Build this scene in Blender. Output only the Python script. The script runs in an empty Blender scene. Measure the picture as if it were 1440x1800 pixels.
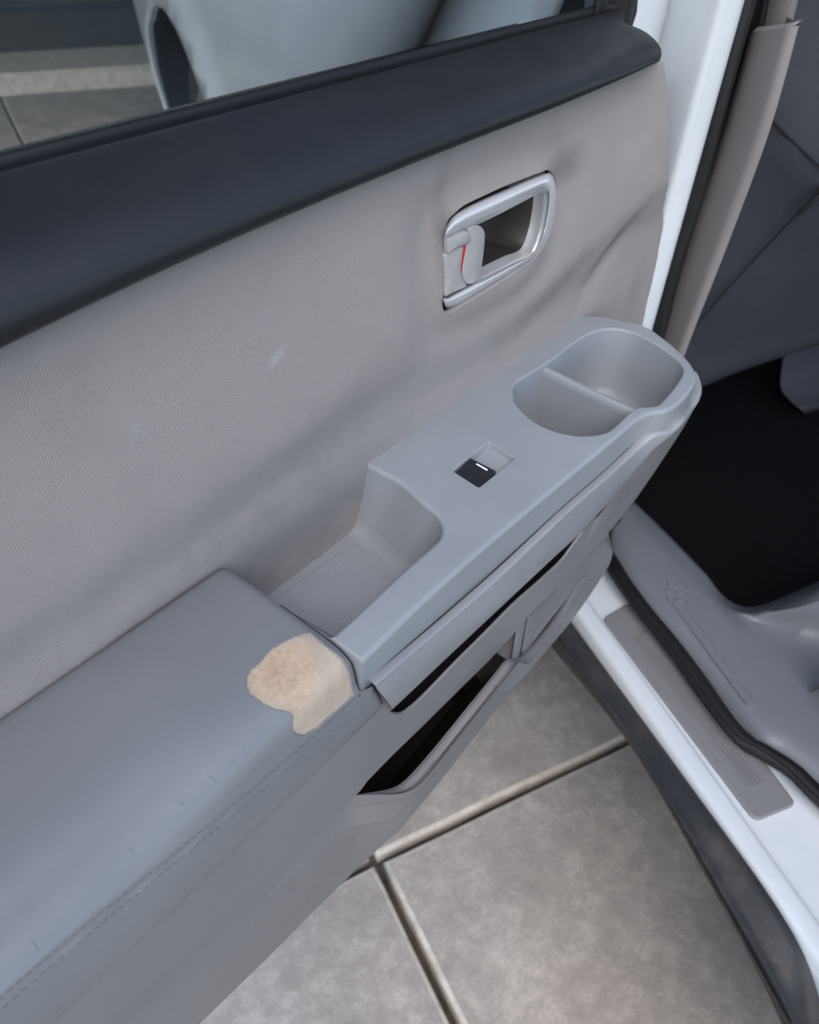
import bpy, bmesh, math, random
from mathutils import Vector, Matrix, noise
from mathutils.geometry import delaunay_2d_cdt
random.seed(7)
scene = bpy.context.scene
COL = scene.collection
H = 1.35                                   # eye height of the photographer above the paving

# ------------------------------------------------------------------ camera
F_PX = 1460.0
RC = [(0.63299065, -0.48934464, 0.5998872),
      (-0.77215827, -0.45475799, 0.4438094),
      (0.05562774, -0.74413506, -0.66570907)]     # rows: world x, y, z in camera axes (right, down, forward)
cam_d = bpy.data.cameras.new("camera")
cam = bpy.data.objects.new("camera", cam_d); COL.objects.link(cam)
cam_d.sensor_fit = 'VERTICAL'; cam_d.sensor_height = 24.0
cam_d.lens = 24.0 * F_PX / 1800.0
cam_d.clip_start = 0.02; cam_d.clip_end = 200.0
M = Matrix(((RC[0][0], -RC[0][1], -RC[0][2], 0),
            (RC[1][0], -RC[1][1], -RC[1][2], 0),
            (RC[2][0], -RC[2][1], -RC[2][2], H), (0, 0, 0, 1)))
cam.matrix_world = M
cam_d.dof.use_dof = True
cam_d.dof.focus_distance = 0.60
cam_d.dof.aperture_fstop = 6.0
scene.camera = cam

# ------------------------------------------------------------------ world, sun, exposure
SUN_EL, SUN_AZ = math.radians(50), math.radians(232)      # azimuth measured from +Y towards +X
w = bpy.data.worlds.new("World"); scene.world = w; w.use_nodes = True
nt = w.node_tree; nt.nodes.clear()
sky = nt.nodes.new('ShaderNodeTexSky'); sky.sky_type = 'NISHITA'; sky.sun_disc = False
sky.sun_elevation = SUN_EL; sky.sun_rotation = SUN_AZ
sky.air_density = 1.0; sky.dust_density = 1.3; sky.ozone_density = 1.5
bgn = nt.nodes.new('ShaderNodeBackground'); bgn.inputs[1].default_value = 0.15
out = nt.nodes.new('ShaderNodeOutputWorld')
nt.links.new(sky.outputs[0], bgn.inputs[0]); nt.links.new(bgn.outputs[0], out.inputs[0])
sun_d = bpy.data.lights.new("sun", 'SUN'); sun_d.energy = 0.75; sun_d.angle = math.radians(60)
sun_d.color = (1.0, 0.93, 0.84)
sun = bpy.data.objects.new("sun", sun_d); COL.objects.link(sun)
sd = Vector((math.sin(SUN_AZ) * math.cos(SUN_EL), math.cos(SUN_AZ) * math.cos(SUN_EL), math.sin(SUN_EL)))
sun.rotation_euler = sd.to_track_quat('Z', 'Y').to_euler()
scene.view_settings.view_transform = 'Standard'
scene.view_settings.look = 'None'
scene.view_settings.gamma = 1.0
scene.view_settings.exposure = 1.13

# ------------------------------------------------------------------ measuring helpers
# Survey of the place: door plane is y = const (door runs along +x towards its hinge), the car runs along D,
# outward from its side is O.  All depths are real metres.
D = Vector((.4908502, .871244, 0)); O = Vector((-.871244, .4908502, 0)); KS = 1.11; H0 = Vector((.82, .37, 0)) * KS      # KS: calibrated distance of the car body, all car sizes below are in these units
def ray(p):
    v = ((p[0] - 720) / F_PX, (p[1] - 900) / F_PX, 1.0)
    return Vector([RC[i][0] * v[0] + RC[i][1] * v[1] + RC[i][2] * v[2] for i in range(3)])
def lift(q): return Vector((q[0], q[1], q[2] + H))
def Y(p, y): r = ray(p); return lift(r * (y / r[1]))
def Z(p, z): r = ray(p); return lift(r * (z / r[2]))          # z measured from eye height
def ZC(p, z): return Z(p, z * KS)
def OO(p, o): r = ray(p); return lift(r * ((H0.dot(O) + o * KS) / r.dot(O)))
def AA(p, a): r = ray(p); return lift(r * ((H0.dot(D) + a * KS) / r.dot(D)))
def CAR(a, o, z): return lift(H0 + (D * a + O * o + Vector((0, 0, z))) * KS)
def V(x, y, z): return lift((x, y, z))
def onF(p, F, y0=.3):                                         # point of the photo on a surface y = F(x, z)
    y = y0
    for _ in range(30):
        q = Y(p, y); y = .5 * y + .5 * F(q.x, q.z - H)
    return Y(p, y)
def zoomed(ox, oy, s, pts): return [(ox + a / s, oy + b / s) for a, b in pts]

def lerp(a, b, t): return a + (b - a) * t
def sstep(a, b, x):
    t = max(0, min(1, (x - a) / (b - a))); return t * t * (3 - 2 * t)
def table(xs, ys):
    def f(x):
        if x <= xs[0]: return ys[0]
        for i in range(len(xs) - 1):
            if x <= xs[i + 1]:
                t = (x - xs[i]) / (xs[i + 1] - xs[i]); return ys[i] + (ys[i + 1] - ys[i]) * t
        return ys[-1]
    return f
def cr(p0, p1, p2, p3, t):
    return .5 * ((2 * p1) + (p2 - p0) * t + (2 * p0 - 5 * p1 + 4 * p2 - p3) * t * t + (3 * p1 - p0 - 3 * p2 + p3) * t ** 3)
def dist(a, b): return (a - b).length
def dense(pts, smooth=True, k=8, closed=False):
    pts = [Vector(p) for p in pts]; n = len(pts); outp = []
    rng = n if closed else n - 1
    for i in range(rng):
        if closed: a, b, c_, d = pts[(i - 1) % n], pts[i], pts[(i + 1) % n], pts[(i + 2) % n]
        else: a, b, c_, d = pts[max(i - 1, 0)], pts[i], pts[i + 1], pts[min(i + 2, n - 1)]
        for j in range(k):
            t = j / k
            outp.append(cr(a, b, c_, d, t) if smooth else b.lerp(c_, t))
    if not closed: outp.append(pts[-1])
    return outp
def resample(pts, n, smooth=True, closed=False):
    d = dense(pts, smooth, 10, closed)
    if closed: d = d + [d[0]]
    L = [0]
    for i in range(1, len(d)): L.append(L[-1] + (d[i] - d[i - 1]).length)
    res = []; j = 0; m = n if closed else n - 1
    for i in range(n):
        s = L[-1] * i / m
        while j < len(L) - 2 and L[j + 1] < s: j += 1
        seg = L[j + 1] - L[j]
        res.append(d[j].lerp(d[j + 1], 0 if seg < 1e-12 else (s - L[j]) / seg))
    return res

# ------------------------------------------------------------------ objects
ORG = {}
def reg(o, world, label=None, cat=None, group=None, kind=None):
    ORG[o.name] = Vector(world)
    if label: o['label'] = label
    if cat: o['category'] = cat
    if group: o['group'] = group
    if kind: o['kind'] = kind
    return o
def empty(name, loc, **k):
    o = bpy.data.objects.new(name, None); COL.objects.link(o); o.location = loc; o.empty_display_size = .1
    return reg(o, loc, **k)
def link(name, bm, mat, parent=None, smooth=35, bevel=0, solid=0, soff=-1, wn=False, seg=2, origin=None, **k):
    if not bm.verts: raise RuntimeError(name)
    c = Vector((0, 0, 0))
    for v in bm.verts: c += v.co
    c /= len(bm.verts)
    if origin is not None: c = Vector(origin)
    for v in bm.verts: v.co -= c
    me = bpy.data.meshes.new(name)
    bm.to_mesh(me); bm.free()
    for p in me.polygons: p.use_smooth = True
    if smooth is not None: me.set_sharp_from_angle(angle=math.radians(smooth))
    if mat: me.materials.append(mat)
    o = bpy.data.objects.new(name, me); COL.objects.link(o)
    po = ORG[parent.name] if parent else Vector((0, 0, 0))
    o.location = c - po
    if parent: o.parent = parent
    if solid:
        m = o.modifiers.new('solid', 'SOLIDIFY'); m.thickness = solid; m.offset = soff
    if bevel:
        m = o.modifiers.new('bevel', 'BEVEL'); m.width = bevel; m.segments = seg; m.limit_method = 'ANGLE'; m.angle_limit = math.radians(40)
    if wn:
        m = o.modifiers.new('wn', 'WEIGHTED_NORMAL'); m.keep_sharp = True
    return reg(o, c, **k)
def grid_bm(rows, bm=None, closed_u=False, closed_v=False):
    bm = bm or bmesh.new()
    vs = [[bm.verts.new(p) for p in r] for r in rows]
    nr, nc = len(vs), len(vs[0])
    for i in range(nr if closed_v else nr - 1):
        for j in range(nc if closed_u else nc - 1):
            q = [vs[i][j], vs[i][(j + 1) % nc], vs[(i + 1) % nr][(j + 1) % nc], vs[(i + 1) % nr][j]]
            try: bm.faces.new(q)
            except ValueError: pass
    return bm
def loft(rails, n=40, cross=1, smooth=True, csmooth=True, closed=False, bm=None):
    R_ = [resample(r, n, smooth, closed) for r in rails]
    if cross > 1:
        cols = [dense([r[i] for r in R_], csmooth, cross) for i in range(n)]
        R_ = [[cols[i][j] for i in range(n)] for j in range(len(cols[0]))]
    return grid_bm(R_, bm, closed_u=closed)
def box(a, b, bm=None):
    bm = bm or bmesh.new()
    vs = [bm.verts.new((x, y, z)) for x in (a[0], b[0]) for y in (a[1], b[1]) for z in (a[2], b[2])]
    for f in ((0, 1, 3, 2), (4, 6, 7, 5), (0, 4, 5, 1), (2, 3, 7, 6), (0, 2, 6, 4), (1, 5, 7, 3)):
        bm.faces.new([vs[i] for i in f])
    return bm
def carbox(a0, a1, o0, o1, z0, z1, bm=None):
    bm = bm or bmesh.new()
    vs = [bm.verts.new(CAR(a, o, z)) for a in (a0, a1) for o in (o0, o1) for z in (z0, z1)]
    for f in ((0, 1, 3, 2), (4, 6, 7, 5), (0, 4, 5, 1), (2, 3, 7, 6), (0, 2, 6, 4), (1, 5, 7, 3)):
        bm.faces.new([vs[i] for i in f])
    bmesh.ops.recalc_face_normals(bm, faces=bm.faces)
    return bm
def tube(path, r, n=8, bm=None, smooth=True, samples=None, flat=1.0, caps=True):
    bm = bm or bmesh.new()
    P = resample(path, samples or max(8, len(path) * 6), smooth)
    rows = []; up = Vector((0, 0, 1))
    for i, p in enumerate(P):
        t = (P[min(i + 1, len(P) - 1)] - P[max(i - 1, 0)]).normalized()
        s = t.cross(up)
        if s.length < 1e-4: s = t.cross(Vector((1, 0, 0)))
        s.normalize(); u = s.cross(t)
        rows.append([p + s * math.cos(2 * math.pi * k / n) * r + u * math.sin(2 * math.pi * k / n) * r * flat for k in range(n)])
    grid_bm(rows, bm, closed_u=True)
    if caps:
        bm.verts.ensure_lookup_table(); N = len(P) * n; b0 = len(bm.verts) - N
        bm.faces.new([bm.verts[b0 + k] for k in range(n)]); bm.faces.new([bm.verts[b0 + N - n + k] for k in reversed(range(n))])
    return bm
def inside(p, poly):
    x, y = p; r = False; n = len(poly)
    for i in range(n):
        x1, y1 = poly[i]; x2, y2 = poly[(i + 1) % n]
        if (y1 > y) != (y2 > y) and x < (x2 - x1) * (y - y1) / (y2 - y1) + x1: r = not r
    return r
def cdt(outer, holes, step, S, keep=None, bm=None, margin=.45, extra=()):
    """Triangulate the region inside `outer` less `holes` with inner points every `step`; S maps (u,v) to 3D."""
    loops = [outer] + holes
    pts = []; edges = []
    for lp in loops:
        b = len(pts); pts += [Vector(p) for p in lp]
        edges += [(b + i, b + (i + 1) % len(lp)) for i in range(len(lp))]
    border = list(pts)
    us = [p[0] for p in outer]; vs = [p[1] for p in outer]
    cell = {}
    for q in border: cell.setdefault((int(q[0] // step), int(q[1] // step)), []).append(q)
    nu = int((max(us) - min(us)) / step) + 1; nv = int((max(vs) - min(vs)) / step) + 1
    for i in range(nu):
        for j in range(nv):
            u = min(us) + (i + .5 + .25 * (j % 2)) * step; v = min(vs) + (j + .5) * step
            if not inside((u, v), outer): continue
            if any(inside((u, v), h) for h in holes): continue
            k = (int(u // step), int(v // step)); ok = True
            for a in (-1, 0, 1):
                for b_ in (-1, 0, 1):
                    for q in cell.get((k[0] + a, k[1] + b_), ()):
                        if (q[0] - u) ** 2 + (q[1] - v) ** 2 < (margin * step) ** 2: ok = False
            if ok: pts.append(Vector((u, v)))
    if extra:
        nb_ = sum(len(l) for l in loops); base_ = pts[:nb_]; rest = [p for p in pts[nb_:] if all(abs(p[1] - q[1]) > .45 * step or abs(p[0] - q[0]) > step for q in extra)]
        ex_ = [Vector(q) for q in extra if inside(q, outer) and not any(inside(q, h) for h in holes) and all((q[0] - b_[0]) ** 2 + (q[1] - b_[1]) ** 2 > 2e-6 for b_ in border)]
        pts = base_ + rest + ex_
    vo, eo, fo, *_ = delaunay_2d_cdt(pts, edges, [], 0, 1e-9)
    bm = bm or bmesh.new()
    used = {}
    def vert(i):
        if i not in used: used[i] = bm.verts.new(S(vo[i][0], vo[i][1]))
        return used[i]
    for f in fo:
        c = (sum(vo[i][0] for i in f) / len(f), sum(vo[i][1] for i in f) / len(f))
        if not inside(c, outer) or any(inside(c, h) for h in holes): continue
        try: bm.faces.new([vert(i) for i in f])
        except ValueError: pass
    return bm
def poly2(pts, n=None, smooth=True):
    return [(p[0], p[1]) for p in resample([Vector((q[0], q[1], 0)) for q in pts], n or len(pts) * 6, smooth, True)]
def rrect(pts, r, k=5):
    """Rounded polygon (2D)."""
    res = []; n = len(pts)
    for i in range(n):
        p = Vector(pts[i]); a = Vector(pts[i - 1]); b = Vector(pts[(i + 1) % n])
        rr = r[i] if isinstance(r, (list, tuple)) else r
        da = (a - p).normalized(); db = (b - p).normalized()
        A = p + da * rr; B = p + db * rr
        for j in range(k + 1):
            t = j / k; res.append(tuple(A.lerp(p, t).lerp(p.lerp(B, t), t)))
    return res
def offset2(poly, d):
    """Offset a closed 2D polygon inward (to its inside) by d."""
    n = len(poly); area = sum(poly[i][0] * poly[(i + 1) % n][1] - poly[(i + 1) % n][0] * poly[i][1] for i in range(n))
    s = 1 if area > 0 else -1; res = []
    for i in range(n):
        a = Vector(poly[i - 1]); b = Vector(poly[i]); c_ = Vector(poly[(i + 1) % n])
        t = (b - a); u = (c_ - b)
        t = t.normalized() if t.length > 1e-9 else u.normalized(); u = u.normalized() if u.length > 1e-9 else t
        m = (t + u); m = m.normalized() if m.length > 1e-6 else t
        nrm = Vector((-m[1], m[0])) * s
        res.append(tuple(b + nrm * d))
    return res
def dens_open(pts, step):
    res = []
    for a, b in zip(pts[:-1], pts[1:]):
        a = Vector(a[:2]); b = Vector(b[:2]); k = max(1, int((b - a).length / step))
        for j in range(k): res.append(tuple(a.lerp(b, j / k)))
    return res + [tuple(pts[-1][:2])]
def densify(poly, step):
    res = []
    for i in range(len(poly)):
        a = Vector(poly[i]); b = Vector(poly[(i + 1) % len(poly)]); k = max(1, int((b - a).length / step))
        for j in range(k): res.append(tuple(a.lerp(b, j / k)))
    return res

# ------------------------------------------------------------------ materials
def new_mat(name):
    m = bpy.data.materials.new(name); m.use_nodes = True
    n = m.node_tree; b = n.nodes['Principled BSDF']; return m, n, b
def nd(n, t, **kw):
    x = n.nodes.new(t)
    for k, v in kw.items():
        if k.startswith('i_'): x.inputs[k[2:].replace('_', ' ')].default_value = v
        else: setattr(x, k, v)
    return x
def coords(n, scale=(1, 1, 1), rot=(0, 0, 0)):
    tc = nd(n, 'ShaderNodeTexCoord'); mp = nd(n, 'ShaderNodeMapping')
    mp.inputs['Scale'].default_value = scale; mp.inputs['Rotation'].default_value = rot
    n.links.new(tc.outputs['Object'], mp.inputs['Vector']); return mp.outputs[0]
def noise_n(n, vec, scale, detail=4, rough=.55):
    t = nd(n, 'ShaderNodeTexNoise'); t.inputs['Scale'].default_value = scale
    t.inputs['Detail'].default_value = detail; t.inputs['Roughness'].default_value = rough
    n.links.new(vec, t.inputs['Vector']); return t.outputs[0]
def ramp(n, fac, stops):
    r = nd(n, 'ShaderNodeValToRGB'); e = r.color_ramp.elements
    while len(e) < len(stops): e.new(.5)
    for i, (p, c) in enumerate(stops):
        e[i].position = p; e[i].color = (c if len(c) == 4 else (*c, 1)) if isinstance(c, tuple) else (c, c, c, 1)
    n.links.new(fac, r.inputs[0]); return r.outputs[0]
def mixc(n, fac, a, b, mode='MIX'):
    m = nd(n, 'ShaderNodeMix'); m.data_type = 'RGBA'; m.blend_type = mode
    for s, v in ((0, fac), (6, a), (7, b)):
        if hasattr(v, 'is_output') or isinstance(v, bpy.types.NodeSocket): n.links.new(v, m.inputs[s])
        else: m.inputs[s].default_value = v if s == 0 else (*v, 1)[:4]
    return m.outputs[2]
def math_n(n, op, a, b=None, c=None):
    m = nd(n, 'ShaderNodeMath'); m.operation = op
    for i, v in enumerate((a, b, c)):
        if v is None: continue
        if isinstance(v, bpy.types.NodeSocket): n.links.new(v, m.inputs[i])
        else: m.inputs[i].default_value = v
    return m.outputs[0]
def bump(n, b, h, strength, distance, prev=None):
    x = nd(n, 'ShaderNodeBump'); x.inputs['Strength'].default_value = strength; x.inputs['Distance'].default_value = distance
    n.links.new(h, x.inputs['Height'])
    if prev: n.links.new(prev, x.inputs['Normal'])
    if b: n.links.new(x.outputs[0], b.inputs['Normal'])
    return x.outputs[0]
def tint(c, k): return tuple(x * k for x in c)

def plastic(name, col, rough=.5, grain=1400, gs=.25, gd=.0002, var=.06, spec=.5, specks=0.0, dirt=None):
    m, n, b = new_mat(name); v = coords(n)
    big = noise_n(n, v, 9, 5)
    c = ramp(n, big, [(.3, tint(col, 1 - var)), (.7, tint(col, 1 + var))])
    if dirt:
        dn = ramp(n, noise_n(n, v, dirt[0], 8, .7), [(.5, 0.0), (.72, 1.0)])
        c = mixc(n, math_n(n, 'MULTIPLY', dn, dirt[2]), c, dirt[1])
    if specks:
        vo = nd(n, 'ShaderNodeTexVoronoi'); vo.inputs['Scale'].default_value = 170; n.links.new(v, vo.inputs['Vector'])
        s = ramp(n, vo.outputs['Distance'], [(0.0, 1.0), (.05, 0.0)])
        gate = ramp(n, noise_n(n, v, 60, 2), [(.6, 0.0), (.66, 1.0)])
        c = mixc(n, math_n(n, 'MULTIPLY', math_n(n, 'MULTIPLY', s, gate), specks), c, (.55, .58, .62))
    n.links.new(c, b.inputs['Base Color'])
    rr = ramp(n, noise_n(n, v, 35, 5), [(.3, rough - .05), (.7, rough + .07)])
    n.links.new(rr, b.inputs['Roughness']); b.inputs['Specular IOR Level'].default_value = spec
    bump(n, b, noise_n(n, v, grain, 3), gs, gd)
    return m

MT = {}
GREY = (.252, .268, .280)
MT['console'] = plastic('console_plastic', GREY, rough=.43, grain=1500, gs=.25, gd=.00015, specks=.5)
MT['panel'] = plastic('panel_plastic', (.182, .178, .178), rough=.52, grain=1300, gs=.3, gd=.0002, specks=.4)
MT['ledge'] = plastic('ledge_plastic', (.255, .262, .270), rough=.40, grain=1500, gs=.2, gd=.0001)
MT['mat'] = plastic('tray_rubber', (.25, .262, .275), rough=.6, specks=.3)
MT['dark'] = plastic('dark_trim', (.0085, .0095, .0115), rough=.50, grain=900, gs=.55, gd=.0004, var=.12, specks=.5)
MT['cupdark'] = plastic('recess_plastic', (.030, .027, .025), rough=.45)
MT['rubber'] = plastic('black_rubber', (.004, .004, .0045), rough=.55, grain=400, gs=.3, gd=.0004)
MT['black'] = plastic('black_cavity', (.008, .008, .009), rough=.7)
MT['switch'] = plastic('switch_black', (.010, .011, .014), rough=.38, gs=.1)
MT['lever'] = plastic('lever_plastic', (.36, .35, .34), rough=.42, gs=.1)
MT['pillar'] = plastic('pillar_plastic', (.205, .193, .190), rough=.5, gs=.3)
MT['sill'] = plastic('sill_plastic', (.155, .165, .180), rough=.42, gs=.3, grain=700, gd=.0004, dirt=(30, (.2, .2, .2), .35))
MT['scuff'] = plastic('scuff_plastic', (.188, .188, .190), rough=.5, gs=.3, grain=700, gd=.0004, dirt=(24, (.22, .2, .19), .4))
MT['clad'] = plastic('cladding_plastic', (.022, .023, .024), rough=.62, gs=.4, grain=500, gd=.0004, dirt=(14, (.16, .13, .10), .35))
MT['seat'] = plastic('seat_fabric', (.040, .043, .052), rough=.75, gs=.4, grain=600, gd=.0006)
MT['carpet'] = plastic('carpet_black', (.006, .0065, .0075), rough=.95, grain=900, gs=.8, gd=.002, spec=.1)
MT['tyre'] = plastic('tyre_rubber', (.012, .012, .013), rough=.8, grain=200, gs=.4, gd=.001)

m, n, b = new_mat('white_paint'); v = coords(n)
c = ramp(n, noise_n(n, v, 6, 8, .65), [(.35, (.58, .62, .63)), (.6, (.65, .68, .69))])
d = ramp(n, noise_n(n, v, 60, 8, .7), [(.60, 0.0), (.75, 1.0)])
c = mixc(n, math_n(n, 'MULTIPLY', d, .18), c, (.42, .38, .32))
n.links.new(c, b.inputs['Base Color']); b.inputs['Roughness'].default_value = .28
b.inputs['Coat Weight'].default_value = .3; b.inputs['Coat Roughness'].default_value = .12
MT['white'] = m

m, n, b = new_mat('silver_satin'); v = coords(n)
b.inputs['Metallic'].default_value = .5; b.inputs['Base Color'].default_value = (.80, .81, .82, 1)
n.links.new(ramp(n, noise_n(n, v, 40, 4), [(.3, .30), (.7, .38)]), b.inputs['Roughness'])
bump(n, b, noise_n(n, v, 2500, 2), .12, .0001)
MT['silver'] = m

m, n, b = new_mat('rim_alloy'); b.inputs['Metallic'].default_value = .8; b.inputs['Base Color'].default_value = (.35, .34, .34, 1); b.inputs['Roughness'].default_value = .4
MT['rim'] = m
m, n, b = new_mat('switch_print'); b.inputs['Base Color'].default_value = (.9, .9, .9, 1); b.inputs['Roughness'].default_value = .4
MT['print'] = m
m, n, b = new_mat('red_mark'); b.inputs['Base Color'].default_value = (.55, .02, .02, 1); b.inputs['Roughness'].default_value = .4
MT['red'] = m

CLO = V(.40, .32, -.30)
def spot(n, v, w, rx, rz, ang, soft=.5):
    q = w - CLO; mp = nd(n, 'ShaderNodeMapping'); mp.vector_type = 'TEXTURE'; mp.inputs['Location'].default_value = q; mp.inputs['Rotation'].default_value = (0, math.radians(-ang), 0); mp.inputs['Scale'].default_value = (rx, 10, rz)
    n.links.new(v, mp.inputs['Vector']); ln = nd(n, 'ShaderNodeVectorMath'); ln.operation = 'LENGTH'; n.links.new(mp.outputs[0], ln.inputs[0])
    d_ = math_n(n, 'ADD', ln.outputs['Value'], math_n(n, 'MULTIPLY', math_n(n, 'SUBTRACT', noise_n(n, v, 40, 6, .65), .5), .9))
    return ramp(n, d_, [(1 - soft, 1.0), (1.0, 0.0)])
# woven door cloth: fine diagonal twill
m, n, b = new_mat('door_cloth'); v = coords(n)
warp = noise_n(n, v, 14, 2)
sep = nd(n, 'ShaderNodeSeparateXYZ'); n.links.new(v, sep.inputs[0])
ph = math_n(n, 'SUBTRACT', sep.outputs[0], math_n(n, 'MULTIPLY', sep.outputs[2], .8))
ph = math_n(n, 'ADD', ph, math_n(n, 'MULTIPLY', warp, .010))
tw = math_n(n, 'SINE', math_n(n, 'MULTIPLY', ph, 2 * math.pi / .00185))
ph2 = math_n(n, 'ADD', sep.outputs[0], math_n(n, 'MULTIPLY', sep.outputs[2], 1.9))
tw2 = math_n(n, 'SINE', math_n(n, 'MULTIPLY', ph2, 2 * math.pi / .0011))
h = math_n(n, 'ADD', tw, math_n(n, 'MULTIPLY', tw2, .35))
fz = noise_n(n, v, 1800, 3)
h = math_n(n, 'ADD', h, math_n(n, 'MULTIPLY', fz, 1.6))
base = ramp(n, noise_n(n, v, 5, 6, .6), [(.3, (.305, .280, .266)), (.7, (.342, .315, .298))])
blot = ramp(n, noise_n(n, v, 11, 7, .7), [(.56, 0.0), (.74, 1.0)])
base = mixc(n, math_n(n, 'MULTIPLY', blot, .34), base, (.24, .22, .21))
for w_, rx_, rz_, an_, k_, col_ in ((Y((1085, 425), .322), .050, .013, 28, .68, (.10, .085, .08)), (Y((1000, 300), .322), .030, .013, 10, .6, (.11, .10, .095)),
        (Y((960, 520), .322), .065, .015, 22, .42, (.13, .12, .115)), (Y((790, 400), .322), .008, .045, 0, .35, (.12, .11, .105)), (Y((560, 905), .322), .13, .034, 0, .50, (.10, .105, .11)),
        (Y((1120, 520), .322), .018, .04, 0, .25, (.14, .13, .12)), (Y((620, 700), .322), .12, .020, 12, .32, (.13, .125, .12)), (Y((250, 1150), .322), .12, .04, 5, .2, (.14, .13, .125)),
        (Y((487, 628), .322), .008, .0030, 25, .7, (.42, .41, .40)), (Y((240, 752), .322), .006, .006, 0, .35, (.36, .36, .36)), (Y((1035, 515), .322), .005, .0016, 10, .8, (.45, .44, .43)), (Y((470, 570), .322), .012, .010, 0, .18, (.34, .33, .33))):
    base = mixc(n, math_n(n, 'MULTIPLY', spot(n, v, w_, rx_ * 1.5, rz_ * 1.5, an_, .8), k_), base, col_)  # grime and pale scuffs, plus shade below the handle painted into the cloth
cc = ramp(n, math_n(n, 'ADD', math_n(n, 'MULTIPLY', h, .18), .42), [(.1, .75), (.9, 1.19)])
base = mixc(n, 1.0, base, cc, 'MULTIPLY')
n.links.new(base, b.inputs['Base Color']); b.inputs['Roughness'].default_value = .85
b.inputs['Sheen Weight'].default_value = .25; b.inputs['Sheen Roughness'].default_value = .4
b.inputs['Specular IOR Level'].default_value = .25
bump(n, b, h, .8, .0004)
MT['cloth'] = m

# armrest leatherette
m, n, b = new_mat('leatherette'); v = coords(n)
vo = nd(n, 'ShaderNodeTexVoronoi'); vo.feature = 'DISTANCE_TO_EDGE'; vo.inputs['Scale'].default_value = 900; n.links.new(v, vo.inputs['Vector'])
c = ramp(n, noise_n(n, v, 8, 6, .6), [(.3, (.155, .163, .170)), (.7, (.176, .184, .190))])
vs = nd(n, 'ShaderNodeTexVoronoi'); vs.inputs['Scale'].default_value = 120; n.links.new(v, vs.inputs['Vector'])
sp = math_n(n, 'MULTIPLY', ramp(n, vs.outputs['Distance'], [(0.0, 1.0), (.045, 0.0)]), ramp(n, noise_n(n, v, 40, 2), [(.6, 0.0), (.64, 1.0)]))
c = mixc(n, sp, c, (.55, .56, .58))
n.links.new(c, b.inputs['Base Color'])
n.links.new(ramp(n, noise_n(n, v, 25, 5), [(.3, .31), (.7, .38)]), b.inputs['Roughness'])
h = math_n(n, 'MINIMUM', vo.outputs['Distance'], .12)
nb = bump(n, None, noise_n(n, v, 30, 4), .25, .0015)
bump(n, b, h, .30, .0006, nb)
MT['leather'] = m
m, n, b = new_mat('seam_thread'); b.inputs['Base Color'].default_value = (.165, .17, .175, 1); b.inputs['Roughness'].default_value = .6
MT['thread'] = m
m, n, b = new_mat('crack_line'); b.inputs['Base Color'].default_value = (.045, .045, .05, 1); b.inputs['Roughness'].default_value = .8
MT['crack'] = m

# worn beige backing: knit fabric and rubbed foam
m, n, b = new_mat('knit_backing'); v = coords(n)
sep = nd(n, 'ShaderNodeSeparateXYZ'); n.links.new(v, sep.inputs[0])
wv = noise_n(n, v, 60, 2)
px = math_n(n, 'ADD', math_n(n, 'ADD', sep.outputs[1], math_n(n, 'MULTIPLY', sep.outputs[2], .9)), math_n(n, 'MULTIPLY', wv, .0012))
k1 = math_n(n, 'SINE', math_n(n, 'MULTIPLY', px, 2 * math.pi / .00122))
k2 = math_n(n, 'SINE', math_n(n, 'MULTIPLY', math_n(n, 'ADD', sep.outputs[0], math_n(n, 'MULTIPLY', wv, .001)), 2 * math.pi / .00115))
kk = math_n(n, 'MULTIPLY', math_n(n, 'ADD', k1, 1.1), math_n(n, 'ADD', math_n(n, 'MULTIPLY', k2, .5), 1.1))
rad = nd(n, 'ShaderNodeVectorMath'); rad.operation = 'DISTANCE'; n.links.new(v, rad.inputs[0]); rad.inputs[1].default_value = (-.006, .015, .002)
worn = ramp(n, math_n(n, 'ADD', rad.outputs['Value'], math_n(n, 'MULTIPLY', noise_n(n, v, 90, 4), .012)), [(.022, 1.0), (.034, 0.0)])
knit = ramp(n, math_n(n, 'MULTIPLY', kk, .35), [(.05, (.35, .29, .23)), (.6, (.60, .51, .40))])
fo = ramp(n, noise_n(n, v, 300, 6, .7), [(.3, (.40, .29, .20)), (.7, (.53, .41, .30))])
spot = ramp(n, rad.outputs['Value'], [(.006, (.90, .88, .86)), (.017, (1, 1, 1))])
fo = mixc(n, 1.0, fo, spot, 'MULTIPLY')
c = mixc(n, worn, knit, fo)
big = ramp(n, noise_n(n, v, 70, 5), [(.3, (.86, .86, .86)), (.7, (1.08, 1.08, 1.08))])
c = mixc(n, 1.0, c, big, 'MULTIPLY')
n.links.new(c, b.inputs['Base Color']); b.inputs['Roughness'].default_value = .95; b.inputs['Specular IOR Level'].default_value = .15
hh = math_n(n, 'ADD', math_n(n, 'MULTIPLY', kk, math_n(n, 'SUBTRACT', 1.0, worn)), noise_n(n, v, 1500, 4))
bump(n, b, hh, .6, .0004)
MT['knit'] = m

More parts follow.
